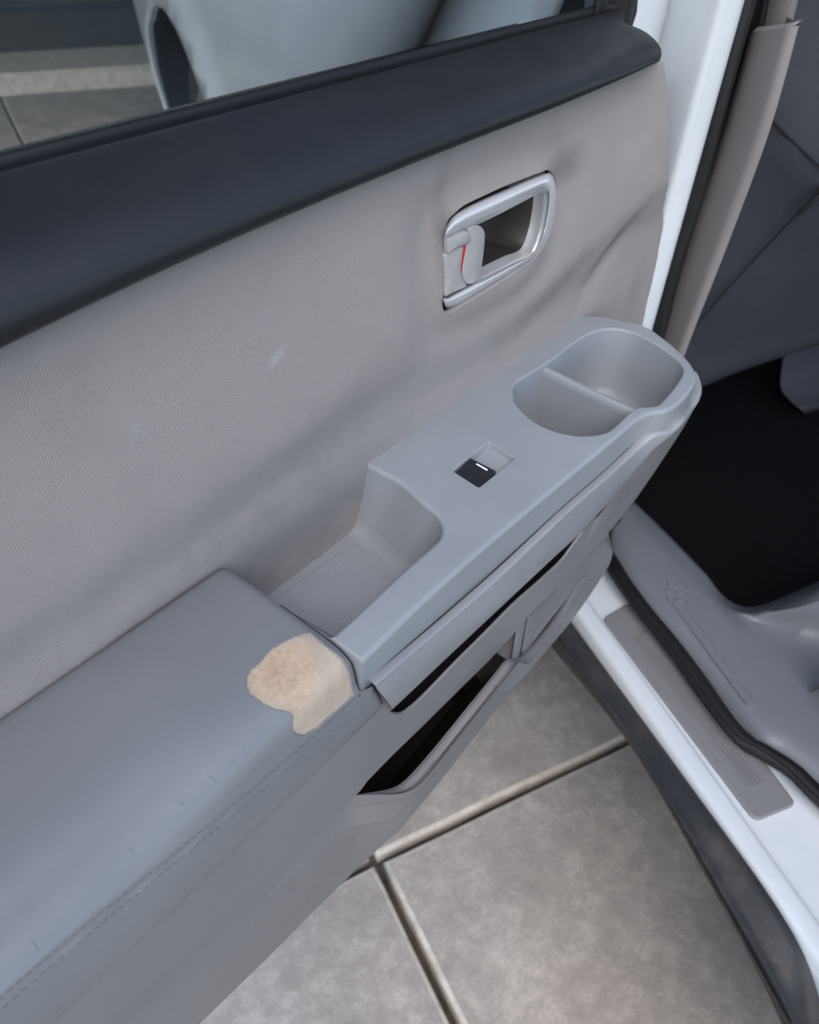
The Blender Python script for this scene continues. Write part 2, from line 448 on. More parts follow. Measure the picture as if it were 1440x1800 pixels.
# weathered concrete slabs
def slab_mat(k):
    m, n, b = new_mat('concrete_slab'); tc = nd(n, 'ShaderNodeTexCoord'); mp = nd(n, 'ShaderNodeMapping')
    mp.inputs['Location'].default_value = (k * 3.1, k * 1.7, 0); n.links.new(tc.outputs['Object'], mp.inputs['Vector']); v = mp.outputs[0]
    n1 = noise_n(n, v, 7, 12, .74); n2 = noise_n(n, v, 2.2, 6, .6); n3 = noise_n(n, v, 160, 4, .7)
    c = ramp(n, n1, [(.32, (.30, .275, .240)), (.48, (.42, .385, .340)), (.62, (.56, .515, .46))])
    wm = ramp(n, n2, [(.35, (.92, .93, .94)), (.65, (1.06, 1.0, .95))])
    c = mixc(n, 1.0, c, wm, 'MULTIPLY')
    vo = nd(n, 'ShaderNodeTexVoronoi'); vo.inputs['Scale'].default_value = 7; n.links.new(v, vo.inputs['Vector'])
    spt = ramp(n, vo.outputs['Distance'], [(.03, 1.0), (.09, 0.0)])
    c = mixc(n, math_n(n, 'MULTIPLY', spt, .35), c, (.15, .15, .15))
    c = mixc(n, math_n(n, 'MULTIPLY', ramp(n, n3, [(.35, 1.0), (.6, 0.0)]), .30), c, (.20, .18, .16))
    n4 = noise_n(n, v, 38, 8, .72); c = mixc(n, math_n(n, 'MULTIPLY', ramp(n, n4, [(.42, 1.0), (.60, 0.0)]), .42), c, (.25, .225, .20))
    c = mixc(n, math_n(n, 'MULTIPLY', ramp(n, noise_n(n, v, 55, 6, .7), [(.58, 0.0), (.72, 1.0)]), .4), c, (.62, .56, .50))
    n.links.new(c, b.inputs['Base Color']); b.inputs['Roughness'].default_value = .82
    nb = bump(n, None, n1, .4, .006); bump(n, b, n3, .35, .001, nb)
    return m
MT['slab'] = slab_mat(0)
m, n, b = new_mat('slab_edge'); v = coords(n)
c = ramp(n, noise_n(n, v, 25, 8, .7), [(.3, (.40, .35, .29)), (.7, (.66, .60, .51))])
n.links.new(c, b.inputs['Base Color']); b.inputs['Roughness'].default_value = .85; bump(n, b, noise_n(n, v, 90, 5), .5, .002)
MT['slabedge'] = m
m, n, b = new_mat('joint_dirt'); v = coords(n)
c = ramp(n, noise_n(n, v, 18, 8, .7), [(.3, (.04, .033, .027)), (.7, (.16, .13, .10))])
n.links.new(c, b.inputs['Base Color']); b.inputs['Roughness'].default_value = .95; bump(n, b, noise_n(n, v, 200, 5), .8, .003)
MT['joint'] = m
m, n, b = new_mat('shutter_paint'); v = coords(n)
c = ramp(n, noise_n(n, v, 3, 6), [(.3, (.030, .034, .034)), (.7, (.045, .050, .050))])
n.links.new(c, b.inputs['Base Color']); b.inputs['Roughness'].default_value = .5
MT['wall'] = m

m = bpy.data.materials.new('window_glass'); m.use_nodes = True; n = m.node_tree; n.nodes.clear()
tr = nd(n, 'ShaderNodeBsdfTransparent'); tr.inputs[0].default_value = (.87, .90, .90, 1)
gl = nd(n, 'ShaderNodeBsdfGlossy'); gl.inputs['Roughness'].default_value = .02
fr = nd(n, 'ShaderNodeFresnel'); fr.inputs['IOR'].default_value = 1.45
mx = nd(n, 'ShaderNodeMixShader'); mo = nd(n, 'ShaderNodeOutputMaterial')
n.links.new(fr.outputs[0], mx.inputs[0]); n.links.new(tr.outputs[0], mx.inputs[1]); n.links.new(gl.outputs[0], mx.inputs[2]); n.links.new(mx.outputs[0], mo.inputs[0])
MT['glass'] = m
m = bpy.data.materials.new('cabin_glass'); m.use_nodes = True; n = m.node_tree; b = n.nodes['Principled BSDF']
b.inputs['Base Color'].default_value = (.01, .011, .012, 1); b.inputs['Roughness'].default_value = .04
MT['cabinglass'] = m

# ================================================================== SETTING
# paving: concrete slabs with open joints
B_DIR = Vector((.394, .919, 0)).normalized(); A_DIR = Vector((B_DIR.y, -B_DIR.x, 0))
JC = Z((661, 1512), -H); JC.z = 0
SL = 1.46; JW = .015
bm = bmesh.new()
s = 30
vs = [bm.verts.new((x, y, -.03)) for x, y in ((-s, -s), (s, -s), (s, s), (-s, s))]; bm.faces.new(vs)
ground = link('ground', bm, MT['joint'], kind='structure')
slab_me = None
def slab_bm():
    bm = bmesh.new(); h = SL / 2 - JW / 2; e = .008
    N = 34
    top = []
    # rounded arris ring loops, slightly uneven
    def ring(inset, z):
        pts = []
        for (x0, y0, x1, y1) in ((-h, -h, h, -h), (h, -h, h, h), (h, h, -h, h), (-h, h, -h, -h)):
            for i in range(N):
                t = i / N; x = x0 + (x1 - x0) * t; y = y0 + (y1 - y0) * t
                j = noise.noise(Vector((x * 9, y * 9, 3))) * .0022
                kx = (1 if abs(x) < h - .03 else (h - abs(x)) / .03); f = (h - inset + j) / h
                pts.append(Vector((x * f, y * f, z + .0015 * noise.noise(Vector((x * 4, y * 4, 0))))))
        return pts
    rings = [ring(0, -.035), ring(0, -.006), ring(.0012, -.0025), ring(.0032, -.0007), ring(e, 0)]
    vv = [[bm.verts.new(p) for p in r] for r in rings]
    L = len(vv[0])
    for i in range(4):
        for j in range(L):
            f = bm.faces.new([vv[i][j], vv[i][(j + 1) % L], vv[i + 1][(j + 1) % L], vv[i + 1][j]])
            f.material_index = 1
    bm.faces.new(vv[4])
    return bm
me_slab = bpy.data.meshes.new('paving_slab'); _b = slab_bm(); _b.to_mesh(me_slab); _b.free()
for p in me_slab.polygons: p.use_smooth = len(p.vertices) == 4
me_slab.materials.append(MT['slab']); me_slab.materials.append(MT['slabedge'])
ang = math.atan2(A_DIR.y, A_DIR.x)
for i in range(-2, 3):
    for j in range(-1, 3):
        cpt = JC + A_DIR * (SL * (i + .5)) + B_DIR * (SL * (j + .5))
        o = bpy.data.objects.new('paving_slab', me_slab); COL.objects.link(o); o.parent = ground
        o.location = cpt - ORG[ground.name] + Vector((0, 0, .0012 * ((i * 3 + j) % 3)))
        o.rotation_euler = (0, 0, ang)

# kerb and dark wall beyond the car
def AB(a, b, z): return JC + A_DIR * a + B_DIR * b + Vector((0, 0, z))
KB = SL * 3
bm = bmesh.new()
prof = [(KB + .004, .0), (KB + .008, .085), (KB + .02, .10), (KB + .40, .105)]
rows = [[AB(a, pb, pz + .001 * math.sin(a * 7)) for a in [x * .25 for x in range(-24, 25)]] for pb, pz in prof]
link('kerb', grid_bm(rows), MT['slabedge'], label='low concrete kerb at the foot of the dark wall, seen through the door glass', cat='kerb')
bm = bmesh.new()
wallroot = empty('wall', AB(0, KB + .4, 0), label='dark grey metal wall behind the kerb, seen through the door window', cat='wall')
me_plank = None
for k in range(12):
    z0 = .105 + k * .20
    bm = bmesh.new()
    rows = [[AB(a, KB + .40 - dy, z) for a in (-6, 6)] for dy, z in ((0, z0), (.012, z0 + .006), (.012, z0 + .19), (0, z0 + .196), (-.012, z0 + .2))]
    if me_plank is None:
        o = link('panel', grid_bm(rows), MT['wall'], wallroot, smooth=20); me_plank = o; z_first = o.location.z
    else:
        o = me_plank.copy(); COL.objects.link(o); o.location.z = z_first + k * .20

bm = bmesh.new()  # unseen overhang, added to shade the paving in front of the wall
cv = [AB(a, b, z) for z in (2.35, 2.47) for a, b in ((-6, KB - 2.5), (6, KB - 2.5), (6, KB + .45), (-6, KB + .45))]
cv = [bm.verts.new(p) for p in cv]
for f in ((0, 3, 2, 1), (4, 5, 6, 7), (0, 1, 5, 4), (1, 2, 6, 5), (2, 3, 7, 6), (3, 0, 4, 7)): bm.faces.new([cv[i] for i in f])
link('added_shade_canopy', bm, MT['wall'], wallroot, smooth=30)
# ================================================================== THE CAR
car = empty('car', CAR(0, 0, -H / KS), label='white car with its grey rear passenger door swung open beside the sill', cat='car')

# ---- body side ahead of the open door: front door skin and fender, seen through the glass
WA, WZ = 1.88, -1.015
def side_o(a, z):
    zz_ = table([-1.05, -.85, -.6, -.4, -.2, -.1, -.03], [.085, .125, .155, .160, .135, .105, .08])(z)
    r = math.hypot((a - WA) / .70, (z + .98) / .455)
    fl = .030 * math.exp(-((r - 1.05) / .12) ** 2) if r > .6 else 0
    fr_ = -.30 * sstep(2.95, 3.6, a) ** 1.5
    rr = -.055 * sstep(.16, .06, a)
    return zz_ + fl + fr_ + rr + .01 * sstep(-.62, -.66, z)
archpx = [(278, 198), (274, 149), (264, 115), (255, 69), (245, 21)]
arch = []
for k in range(0, 41):
    t = math.radians(-20 + 220 * k / 40); arch.append((WA + .70 * math.cos(t), -.98 + .455 * math.sin(t)))
arch = [p for p in arch]
outl = [(-.02, -.09), (1.3, -.09), (1.6, -.13), (2.4, -.20), (3.2, -.34), (3.6, -.42), (3.6, -1.05), (arch[0][0] + .02, -1.13)]
# body outline with the wheel arch notched out of its lower edge
outline = densify([(.06, -1.06), (.06, -.09), (1.3, -.09), (1.7, -.12), (2.5, -.21), (3.2, -.33), (3.55, -.42), (3.55, -1.10)], .04)
outline = [p for p in outline if not (p[1] < -1.0 and p[0] > 3.5) or True]
notch = arch
outline = [p for p in densify([(.06, -1.06), (.06, -.09), (1.3, -.09), (1.7, -.12), (2.5, -.21), (3.2, -.33), (3.55, -.42), (3.55, -1.14)], .04)]
# drop the closing bottom edge points and insert the arch
outline = [p for p in outline if not (p[1] < -1.061 and .061 < p[0] < 3.54)]
outline = outline + notch
bm = cdt(outline, [], .05, lambda a, z: CAR(a, side_o(a, z), z))
body = link('body', bm, MT['white'], car, smooth=40, solid=.012, soff=0)
# wheel arch liner
rows = []
for dd, sc in ((0.0, 1.0), (.02, .965), (.25, .96)):
    rows.append([CAR(WA + (p[0] - WA) * sc, side_o(p[0], p[1]) - .012 - dd, -.98 + (p[1] + .98) * sc) for p in arch])
link('wheel_arch_liner', grid_bm(rows), MT['carpet'], body)
bm = bmesh.new(); pts = [CAR(WA + (p[0] - WA), -.13, p[1]) for p in arch]
bm.faces.new([bm.verts.new(p) for p in pts]); link('wheel_well', bm, MT['carpet'], body)
# bonnet and front glass above the side
rows = [[CAR(a, side_o(a, z) - do, z + dz) for a, z in ((.06, -.09), (.6, -.09), (1.3, -.09), (1.7, -.12), (2.5, -.21), (3.2, -.33), (3.55, -.42))] for do, dz in ((0, 0), (.03, .018), (.10, .03), (.8, .07))]
link('bonnet', grid_bm(rows), MT['white'], car, smooth=50)
# front wheel
def lathe(prof, center, axis, n=48):
    axis = axis.normalized(); u = Vector((0, 0, 1)); v_ = axis.cross(u)
    rows = [[center + axis * h_ + (u * math.cos(2 * math.pi * k / n) + v_ * math.sin(2 * math.pi * k / n)) * r for k in range(n)] for r, h_ in prof]
    return grid_bm(rows, closed_u=True)
wc = CAR(WA, .02, (-H + .335) / KS)
wheel = empty('wheel', wc - ORG['car']); wheel.parent = car; ORG[wheel.name] = wc
link('tyre', lathe([(.21, -.10), (.25, -.11), (.31, -.105), (.332, -.08), (.335, 0), (.332, .08), (.315, .105), (.26, .115), (.215, .10)], wc, O), MT['tyre'], wheel)
bmr = lathe([(.215, .10), (.205, .085), (.19, .06), (.05, .04), (.045, .075), (0.001, .08)], wc, O)
for k in range(5):
    t = 2 * math.pi * k / 5; u = Vector((0, 0, 1)) * math.cos(t) + O.cross(Vector((0, 0, 1))) * math.sin(t); s_ = u.cross(O)
    rows = [[wc + u * rr + s_ * sx + O * h_ for sx, h_ in ((-wd, .05), (-wd * .7, .09), (wd * .7, .09), (wd, .05))] for rr, wd in ((.04, .035), (.12, .026), (.205, .04))]
    grid_bm(rows, bmr)
link('rim', bmr, MT['rim'], wheel)

# ---- B pillar, white opening frame and sill (swept flange)
# rows run from the outer face round the flange into the opening; columns run down the pillar then along the sill
def fr_path(off_a, off_z, o_p, o_s, z_s, zt=.30):
    """pillar inner edge at a=off_a, sill top level z_s: list of points"""
    pts = []
    for z in (zt, .1, -.1, -.3, -.5, -.62): pts.append(CAR(off_a, o_p, z))
    r = .16
    for k in range(1, 7):
        t = k / 7 * math.pi / 2
        pts.append(CAR(off_a - r * (1 - math.cos(t)), lerp(o_p, o_s, k / 7), z_s + r - r * math.sin(t) + 0))
    for a in (-.3, -.42, -.56): pts.append(CAR(a, o_s, z_s))
    return pts
# pillar
prows = []
for a_, o_ in ((.17, -.03), (.10, -.022), (.05, -.014), (.01, -.009), (-.02, -.006), (-.05, -.003), (-.072, -.0035), (-.0780, -.0065), (-.0790, -.0120), (-.0770, -.03), (-.06, -.04)):
    prows.append([CAR(a_, o_, z) for z in (.30, .1, -.1, -.25, -.4, -.55, -.7, -.82, -.90)])
link('door_pillar', loft(prows, 30, 3), MT['white'], car, smooth=60)
# sill: white step with rolled outer edge
sill_prof = [(-.010, -.90), (.004, -.89), (.008, -.862), (.006, -.852), (.002, -.8445), (-.005, -.8425), (-.016, -.8428), (-.022, -.8445), (-.028, -.848), (-.06, -.8485), (-.11, -.848), (-.16, -.848)]
aa = [.14, .05, -.1, -.25, -.4, -.5, -.58, -.66, -.76, -.9]
srows = []
for o_, z_ in sill_prof:
    srows.append([CAR(a_, o_ , z_ + (0)) for a_ in aa])
link('sill', loft(srows, 40, 3), MT['white'], car, smooth=60)
# black rocker cladding below the step
cl = []
for (p1, p2, p3, p4, o_) in (
        ((985, 1068), (1200, 1362), (1385, 1625), (1450, 1790), .0085),
        ((982, 1078), (1192, 1368), (1372, 1632), (1425, 1800), .020),
        ((978, 1095), (1160, 1362), (1330, 1640), (1405, 1800), .040),
        ((973, 1112), (1128, 1330), (1270, 1570), (1395, 1800), .052),
        ((966, 1126), (1097, 1288), (1240, 1530), (1378, 1800), .050)):
    cl.append([OO((p1[0] - 80, p1[1] - 110), o_), OO(p1, o_), OO(p2, o_), OO(p3, o_), OO(p4, o_), OO((p4[0] + 50, p4[1] + 190), o_), OO((p4[0] + 50, p4[1] + 190), o_) - D * .5 - Vector((0, 0, .02))])
last = cl[-1]
cl.append([p + O * -.03 + Vector((0, 0, -.03)) for p in last])
cl.append([p + O * -.20 + Vector((0, 0, -.04)) for p in last])
link('rocker_cladding', loft(cl, 100, 3), MT['clad'], car, smooth=50)
rb = []
for dz, do in ((0, .002), (-.002, .006), (-.006, .006), (-.008, .002)):
    rb.append([OO((x, y), .052 + do) + Vector((0, 0, dz)) for x, y in ((950, 1082), (1040, 1200), (1112, 1300), (1250, 1545), (1390, 1800))])
link('cladding_rib', loft(rb, 40, 1), MT['clad'], car)

# scuff plate on the white step
def plate(outl, z, th, r, n_ring=3):
    pts = rrect([(p.x, p.y) for p in outl], r, 8)
    bm = bmesh.new(); rings = []
    for ins, dz in ((0, 0), (0, th * .6), (th * .35, th * .9), (th * .9, th)):
        q = offset2(pts, ins); rings.append([Vector((x, y, z + dz)) for x, y in q])
    grid_bm(rings, bm, closed_u=True); bm.verts.ensure_lookup_table()
    L = len(pts); bm.faces.new([bm.verts[len(bm.verts) - L + i] for i in range(L)])
    bmesh.ops.recalc_face_normals(bm, faces=bm.faces)
    return bm
pl = [ZC(p, -.848) for p in ((1058, 1090), (1122, 1052), (1400, 1416), (1326, 1446))]
scuff = link('scuff_plate', plate(pl, H - .848 * KS, .004, .012), MT['scuff'], car, smooth=60, wn=True)
for k in range(5):
    f = .30 + k * .10
    A0 = ZC((1082, 1098), -.8438).lerp(ZC((1130, 1072), -.8438), (f - .1)); A1 = ZC((1306, 1392), -.8438).lerp(ZC((1366, 1368), -.8438), (f - .1))
    A0 = A0.lerp(A1, .12)
    link('ridge', tube([A0, A1], .0023, 6, samples=4), MT['scuff'], scuff)
# black door seal round the opening
seal_path = [CAR(-.088, -.035, z) for z in (.3, .1, -.1, -.3, -.5, -.65)]
seal_px = [(1052, 915), (1063, 950), (1083, 1000), (1125, 1063), (1195, 1150), (1295, 1288), (1348, 1325), (1398, 1358), (1450, 1410), (1560, 1500)]
seal_path = [CAR(-.070, -.035, .3), CAR(-.070, -.035, 0), CAR(-.070, -.04, -.3), CAR(-.066, -.05, -.55), CAR(-.03, -.085, -.70)]
seal_path += [ZC(p, -.834) for p in seal_px[1:]]
link('door_seal', tube(seal_path, .0115, 10, samples=120, flat=.85), MT['rubber'], car)
link('door_seal_lip', tube([p + D * .006 + O * .014 + Vector((0, 0, .006)) for p in seal_path], .0045, 8, samples=120), MT['rubber'], car)
bm = loft([[CAR(-.072, -.018, z) for z in (.3, 0, -.3, -.6, -.8)], [CAR(-.066, -.03, z) for z in (.3, 0, -.3, -.6, -.8)], [CAR(-.045, -.07, z) for z in (.3, 0, -.3, -.6, -.8)], [CAR(-.02, -.12, z) for z in (.3, 0, -.3, -.6, -.8)]], 12)
link('pillar_flange', bm, MT['rubber'], car)

# grey pillar trim
def on_o(pts, o_): return [OO(p, o_) for p in pts]
pt = [on_o([(1318, 62), (1262, 250), (1196, 440), (1140, 600), (1085, 770)], -.079),
      on_o([(1322, 56), (1268, 245), (1202, 440), (1147, 600), (1092, 770)], -.072),
      on_o([(1332, 55), (1280, 240), (1215, 430), (1158, 600), (1103, 770)], -.068),
      on_o([(1372, 50), (1318, 240), (1250, 430), (1186, 605), (1130, 770)], -.070),
      on_o([(1392, 46), (1338, 235), (1268, 430), (1202, 605), (1145, 770)], -.0725),
      on_o([(1404, 42), (1352, 230), (1278, 430), (1209, 605), (1152, 770)], -.082)]
pt += [[p + D * .06 + O * -.02 for p in pt[-1]]]
bm = loft(pt, 30, 3)
# top lip
tp = [r[0] for r in pt[:-1]]
grid_bm([resample(tp, 12), [p + Vector((0, 0, .004)) + O * -.006 + D * .001 for p in resample(tp, 12)], [p + O * -.012 + D * .012 for p in resample(tp, 12)]], bm)
link('pillar_trim', bm, MT['pillar'], car, smooth=50)
up = [on_o([(1350, 0 - 90), (1350 - 22, 62)], -.10), on_o([(1365, -90), (1340, 62)], -.092), on_o([(1415, -90), (1378, 62)], -.092), on_o([(1425, -90), (1388, 62)], -.12)]
link('upper_pillar_trim', loft(up, 4, 3), MT['pillar'], car)
upb = [on_o([(1335, -90), (1300, 62)], -.085), on_o([(1360, -90), (1332, 64)], -.080), on_o([(1372, -90), (1346, 64)], -.10)]
link('pillar_cover', loft(upb, 4, 3), MT['dark'], car)

# grey sill trim, from the seal in to the carpet
st = [
    [ZC(p, -.842) for p in ((1060, 919), (1072, 965), (1099, 1016), (1144, 1076), (1224, 1167), (1324, 1294), (1366, 1322), (1434, 1372), (1554, 1470))],
    [ZC(p, -.832) for p in ((1070, 910), (1086, 950), (1114, 1003), (1160, 1064), (1240, 1154), (1338, 1278), (1380, 1304), (1445, 1350), (1570, 1440))],
    [ZC(p, -.828) for p in ((1085, 900), (1104, 940), (1130, 985), (1175, 1040), (1255, 1128), (1350, 1250), (1395, 1280), (1460, 1320), (1590, 1400))],
    [ZC(p, -.828) for p in ((1100, 890), (1130, 935), (1165, 980), (1205, 1025), (1278, 1095), (1378, 1200), (1430, 1230), (1500, 1270), (1620, 1330))],
    [ZC(p, -.836) for p in ((1106, 884), (1142, 925), (1185, 970), (1228, 1015), (1290, 1078), (1400, 1110), (1460, 1130), (1530, 1150), (1650, 1200))],
]
# front part folds down to the carpet; the rear part rises to the seat base
st.append([ZC((1112, 880), -.86), ZC((1152, 918), -.86), ZC((1196, 962), -.86), ZC((1240, 1008), -.86), ZC((1298, 1072), -.86), ZC((1395, 1060), -.80), ZC((1470, 1030), -.78), ZC((1550, 1020), -.77), ZC((1680, 1030), -.76)])
st.append([ZC((1110, 884), -.97), ZC((1150, 924), -.97), ZC((1196, 972), -.97), ZC((1242, 1022), -.97), ZC((1296, 1076), -.97), ZC((1380, 1048), -.97), ZC((1440, 1022), -.97), ZC((1520, 990), -.97), ZC((1650, 950), -.97)])
bm = loft(st, 70, 4)
silltrim = link('sill_trim', bm, MT['sill'], car, smooth=60)
def strim(px_, dz=0): return ZC(px_, -.828 + dz)
for (p0, p1) in (((1184, 1060), (1316, 1238)), ((1196, 1054), (1330, 1232)), ((1210, 1048), (1345, 1224))):
    link('ridge', tube([strim(p0), strim(p1)], .0030, 6, samples=4, flat=.8), MT['sill'], silltrim)
for k in range(9):
    cx, cy = 1168 + (k % 3) * 17, 1030 + (k // 3) * 13 + (k % 3) * 3
    p = strim((cx + 8, cy - 4), .0012)
    bm = box(p - Vector((.004, .0022, .001)), p + Vector((.004, .0022, .0007)))
    bmesh.ops.rotate(bm, verts=bm.verts, cent=p, matrix=Matrix.Rotation(math.radians(35 + 90 * (k % 2)), 3, 'Z'))
    link('embossed_mark', bm, MT['sill'], silltrim)

# cabin floor, carpet and far side
bm = carbox(-1.3, 1.2, -1.5, -.12, -1.04, -.98); link('floor', bm, MT['carpet'], car)
bm = bmesh.new(); rows = [[CAR(a, o_, z) for a in (-1.3, 1.2)] for o_, z in ((-1.5, -1.0), (-1.52, -.2), (-1.50, -.18))]
link('far_door', grid_bm(rows), MT['seat'], car)
bm = carbox(1.15, 1.2, -1.5, .0, -1.0, -.15); link('bulkhead', bm, MT['seat'], car)
bm = carbox(-1.0, 1.3, -1.35, -.28, .20, .24); link('roof', bm, MT['white'], car, bevel=.02)
# rear seat base behind the sill trim
rows = [[CAR(a, o_, z) for o_ in (-.20, -.5, -1.0, -1.45)] for a, z in ((-.32, -.97), (-.35, -.80), (-.40, -.72), (-.55, -.70), (-.95, -.68))]
link('rear_seat', loft(rows, 20, 4), MT['seat'], car, smooth=60)
# front seat: backrest and cushion side seen through the opening
sb = [
    [AA((1300, -120), .06), AA((1420, -60), .05), AA((1600, 40), .05)],
    [AA((1270, 60), .07), AA((1400, 60), .05), AA((1600, 160), .04)],
    [AA((1240, 180), .08), AA((1352, 206), .055), AA((1440, 290), .04), AA((1600, 420), .04)],
    [AA((1215, 300), .10), AA((1330, 320), .075), AA((1440, 345), .05), AA((1600, 330), .04)],
    [AA((1190, 500), .14), AA((1260, 520), .12), AA((1440, 480), .10), AA((1600, 430), .08)],
    [AA((1190, 640), .17), AA((1290, 610), .16), AA((1440, 570), .15), AA((1600, 520), .14)],
    [AA((1190, 700), .19), AA((1290, 655), .185), AA((1440, 606), .18), AA((1600, 560), .18)],
    [AA((1190, 690), .26), AA((1290, 650), .26), AA((1440, 600), .26), AA((1600, 555), .26)]]
bm = loft(sb, 24, 4)
seat = link('front_seat', bm, MT['seat'], car, smooth=60)
for path in ([(1352, 206), (1372, 228), (1400, 254), (1440, 292), (1500, 350)], [(1440, 338), (1400, 378), (1330, 452), (1260, 530), (1195, 605)]):
    a_ = .036
    pp = []
    for i, q in enumerate(path):
        aa_ = (.045, .047, .045, .035, .03)[i] if path[0][0] == 1352 else (.04, .053, .085, .112, .13)[i]
        pp.append(AA(q, aa_))
    link('seat_seam', tube(pp, .0016, 6, samples=24), MT['black'], seat)
bm = tube([AA((1405, 374), .045), AA((1440, 342), .035), AA((1500, 290), .03)], .006, 8, samples=10, flat=.6)
link('seat_pocket_edge', bm, MT['black'], seat)
# seat runner bracket
br = [[AA((1380, 615), .40), AA((1440, 600), .40), AA((1520, 580), .40)],
      [AA((1372, 675), .36), AA((1440, 640), .36), AA((1520, 620), .36)],
      [AA((1385, 700), .33), AA((1440, 690), .33), AA((1520, 670), .33)],
      [AA((1410, 722), .30), AA((1450, 712), .30), AA((1520, 700), .30)],
      [AA((1416, 730), .33), AA((1456, 720), .33), AA((1520, 705), .33)]]
link('seat_runner', loft(br, 12, 4), MT['seat'], car, smooth=60)

# ================================================================== THE OPEN DOOR
# outer shell (white) behind the trim
def door_edge_x(z): return table([-.95, -.80, -.6, -.45, -.25, -.17], [.62, .74, .83, .86, .82, .80])(z)
srow = []
for y_, dx in ((.345, -.025), (.355, -.005), (.39, .0), (.43, -.005), (.455, -.03), (.47, -.10)):
    srow.append([V(door_edge_x(z) + dx, y_, z) for z in (-.17, -.25, -.35, -.45, -.6, -.7, -.8, -.9)])
bm = loft(srow, 30, 2)
outer = [[V(x, .47 + .02 * math.sin(max(0, min(1, (-z - .15) / .75)) * math.pi), z) for x in (-.4, 0, .4, .75)] for z in (-.17, -.3, -.45, -.6, -.75, -.9)]
grid_bm(outer, bm)
grid_bm([[V(x, y_, z) for x in (-.4, .64)] for y_, z in ((.28, -.86), (.32, -.90), (.46, -.90), (.47, -.88))], bm)
door = link('door', bm, MT['white'], car, smooth=50)

# window frame posts
fp = [[Y((1122, -300), .405), Y((1120, 0), .405), Y((1105, 60), .405), Y((1095, 130), .405)],
      [Y((1124, -300), .395), Y((1122, 0), .395), Y((1108, 60), .395), Y((1098, 130), .395)],
      [Y((1222, -300), .392), Y((1160, 0), .392), Y((1143, 70), .392), Y((1130, 130), .392)],
      [Y((1240, -300), .400), Y((1178, 0), .400), Y((1161, 70), .400), Y((1140, 150), .400)],
      [Y((1240, -300), .425), Y((1178, 0), .425), Y((1161, 70), .425), Y((1140, 150), .425)]]
link('window_frame', loft(fp, 12, 3), MT['white'], door, smooth=60)
fb = [[Y((1096, -300), .418), Y((1044, 0), .418), Y((1032, 60), .418)],
      [Y((1100, -300), .400), Y((1050, 0), .400), Y((1038, 60), .400)],
      [Y((1118, -300), .397), Y((1066, 0), .397), Y((1054, 60), .397)],
      [Y((1122, -300), .405), Y((1072, 0), .405), Y((1060, 60), .405)],
      [Y((1142, -300), .400), Y((1092, 0), .400), Y((1078, 60), .400)],
      [Y((1160, -300), .394), Y((1110, 0), .394), Y((1096, 62), .394)],
      [Y((1176, -300), .397), Y((1121, 0), .397), Y((1104, 64), .397)],
      [Y((1176, -300), .42), Y((1121, 0), .42), Y((1104, 64), .42)]]
link('window_channel', loft(fb, 12, 2), MT['rubber'], door, smooth=60)
bm = box(V(-.45, .408, -.22), V(.785, .412, .30)); link('window_glass', bm, MT['glass'], door, smooth=None)
# belt seal between glass and trim
bs = []
for y_, dz in ((.408, -.0025), (.4068, -.0004), (.404, .0003), (.401, -.0006), (.400, -.0058)):
    bs.append([V(x, y_, -.1475 + dz) for x in (-.45, 0, .4, .8)])
link('belt_seal', loft(bs, 12, 2), MT['rubber'], door, smooth=60)
bs = []
for y_, z_ in ((.4002, -.153), (.399, -.158), (.392, -.161), (.386, -.165)):
    bs.append([V(x, y_, z_) for x in (-.45, 0, .4, .80)])
link('belt_gap', loft(bs, 6, 1), MT['black'], door)

# dark upper trim: rolled moulding under the window
XS = [-.30, 0, .15, .28, .42, .55, .66, .74, .775]
top_px = [(0, 303), (260, 237), (520, 168), (780, 100), (940, 58), (1040, 34)]
low_px = [(0, 603), (100, 553), (200, 504), (320, 450), (440, 394), (640, 318), (800, 252), (1000, 172), (1160, 106)]
lowp = [Y(p, .3235) for p in low_px]
import numpy as np
zco = np.polyfit([p.x for p in lowp], [p.z - H for p in lowp], 3)
zlow = lambda x: float(np.polyval(zco, max(.0, min(.8, x))))
prof_t = [(.3875, -.160, 0), (.3875, -.1515, 0), (.385, -.1485, 0), (.370, -.1500, 0), (.350, -.1540, .0), (.334, -.1585, .1), (.3235, -.1640, .25), (.3165, -.1715, .5), (.3135, -.1800, .75), (.3150, -.1870, .93), (.3200, -.1905, 1.0), (.3300, -.1910, 1.0)]
rows = []
NX = 90
for k, (y_, z_, wz) in enumerate(prof_t):
    row = []
    for i in range(NX):
        x = -.40 + (1.175) * i / (NX - 1)
        dzl = zlow(x) - (-.1905)
        # trim fattens towards the left, thins to the right end
        e = sstep(.60, .775, x)
        y2 = y_ + (.012 * e * (1 - abs(2 * wz - 1)) if wz else 0)
        z2 = z_ + dzl * wz
        row.append(V(x, y2, z2))
    rows.append(row)
R2 = [dense([r[i] for r in rows], True, 4) for i in range(NX)]
rows = [[R2[i][j] for i in range(NX)] for j in range(len(R2[0]))]
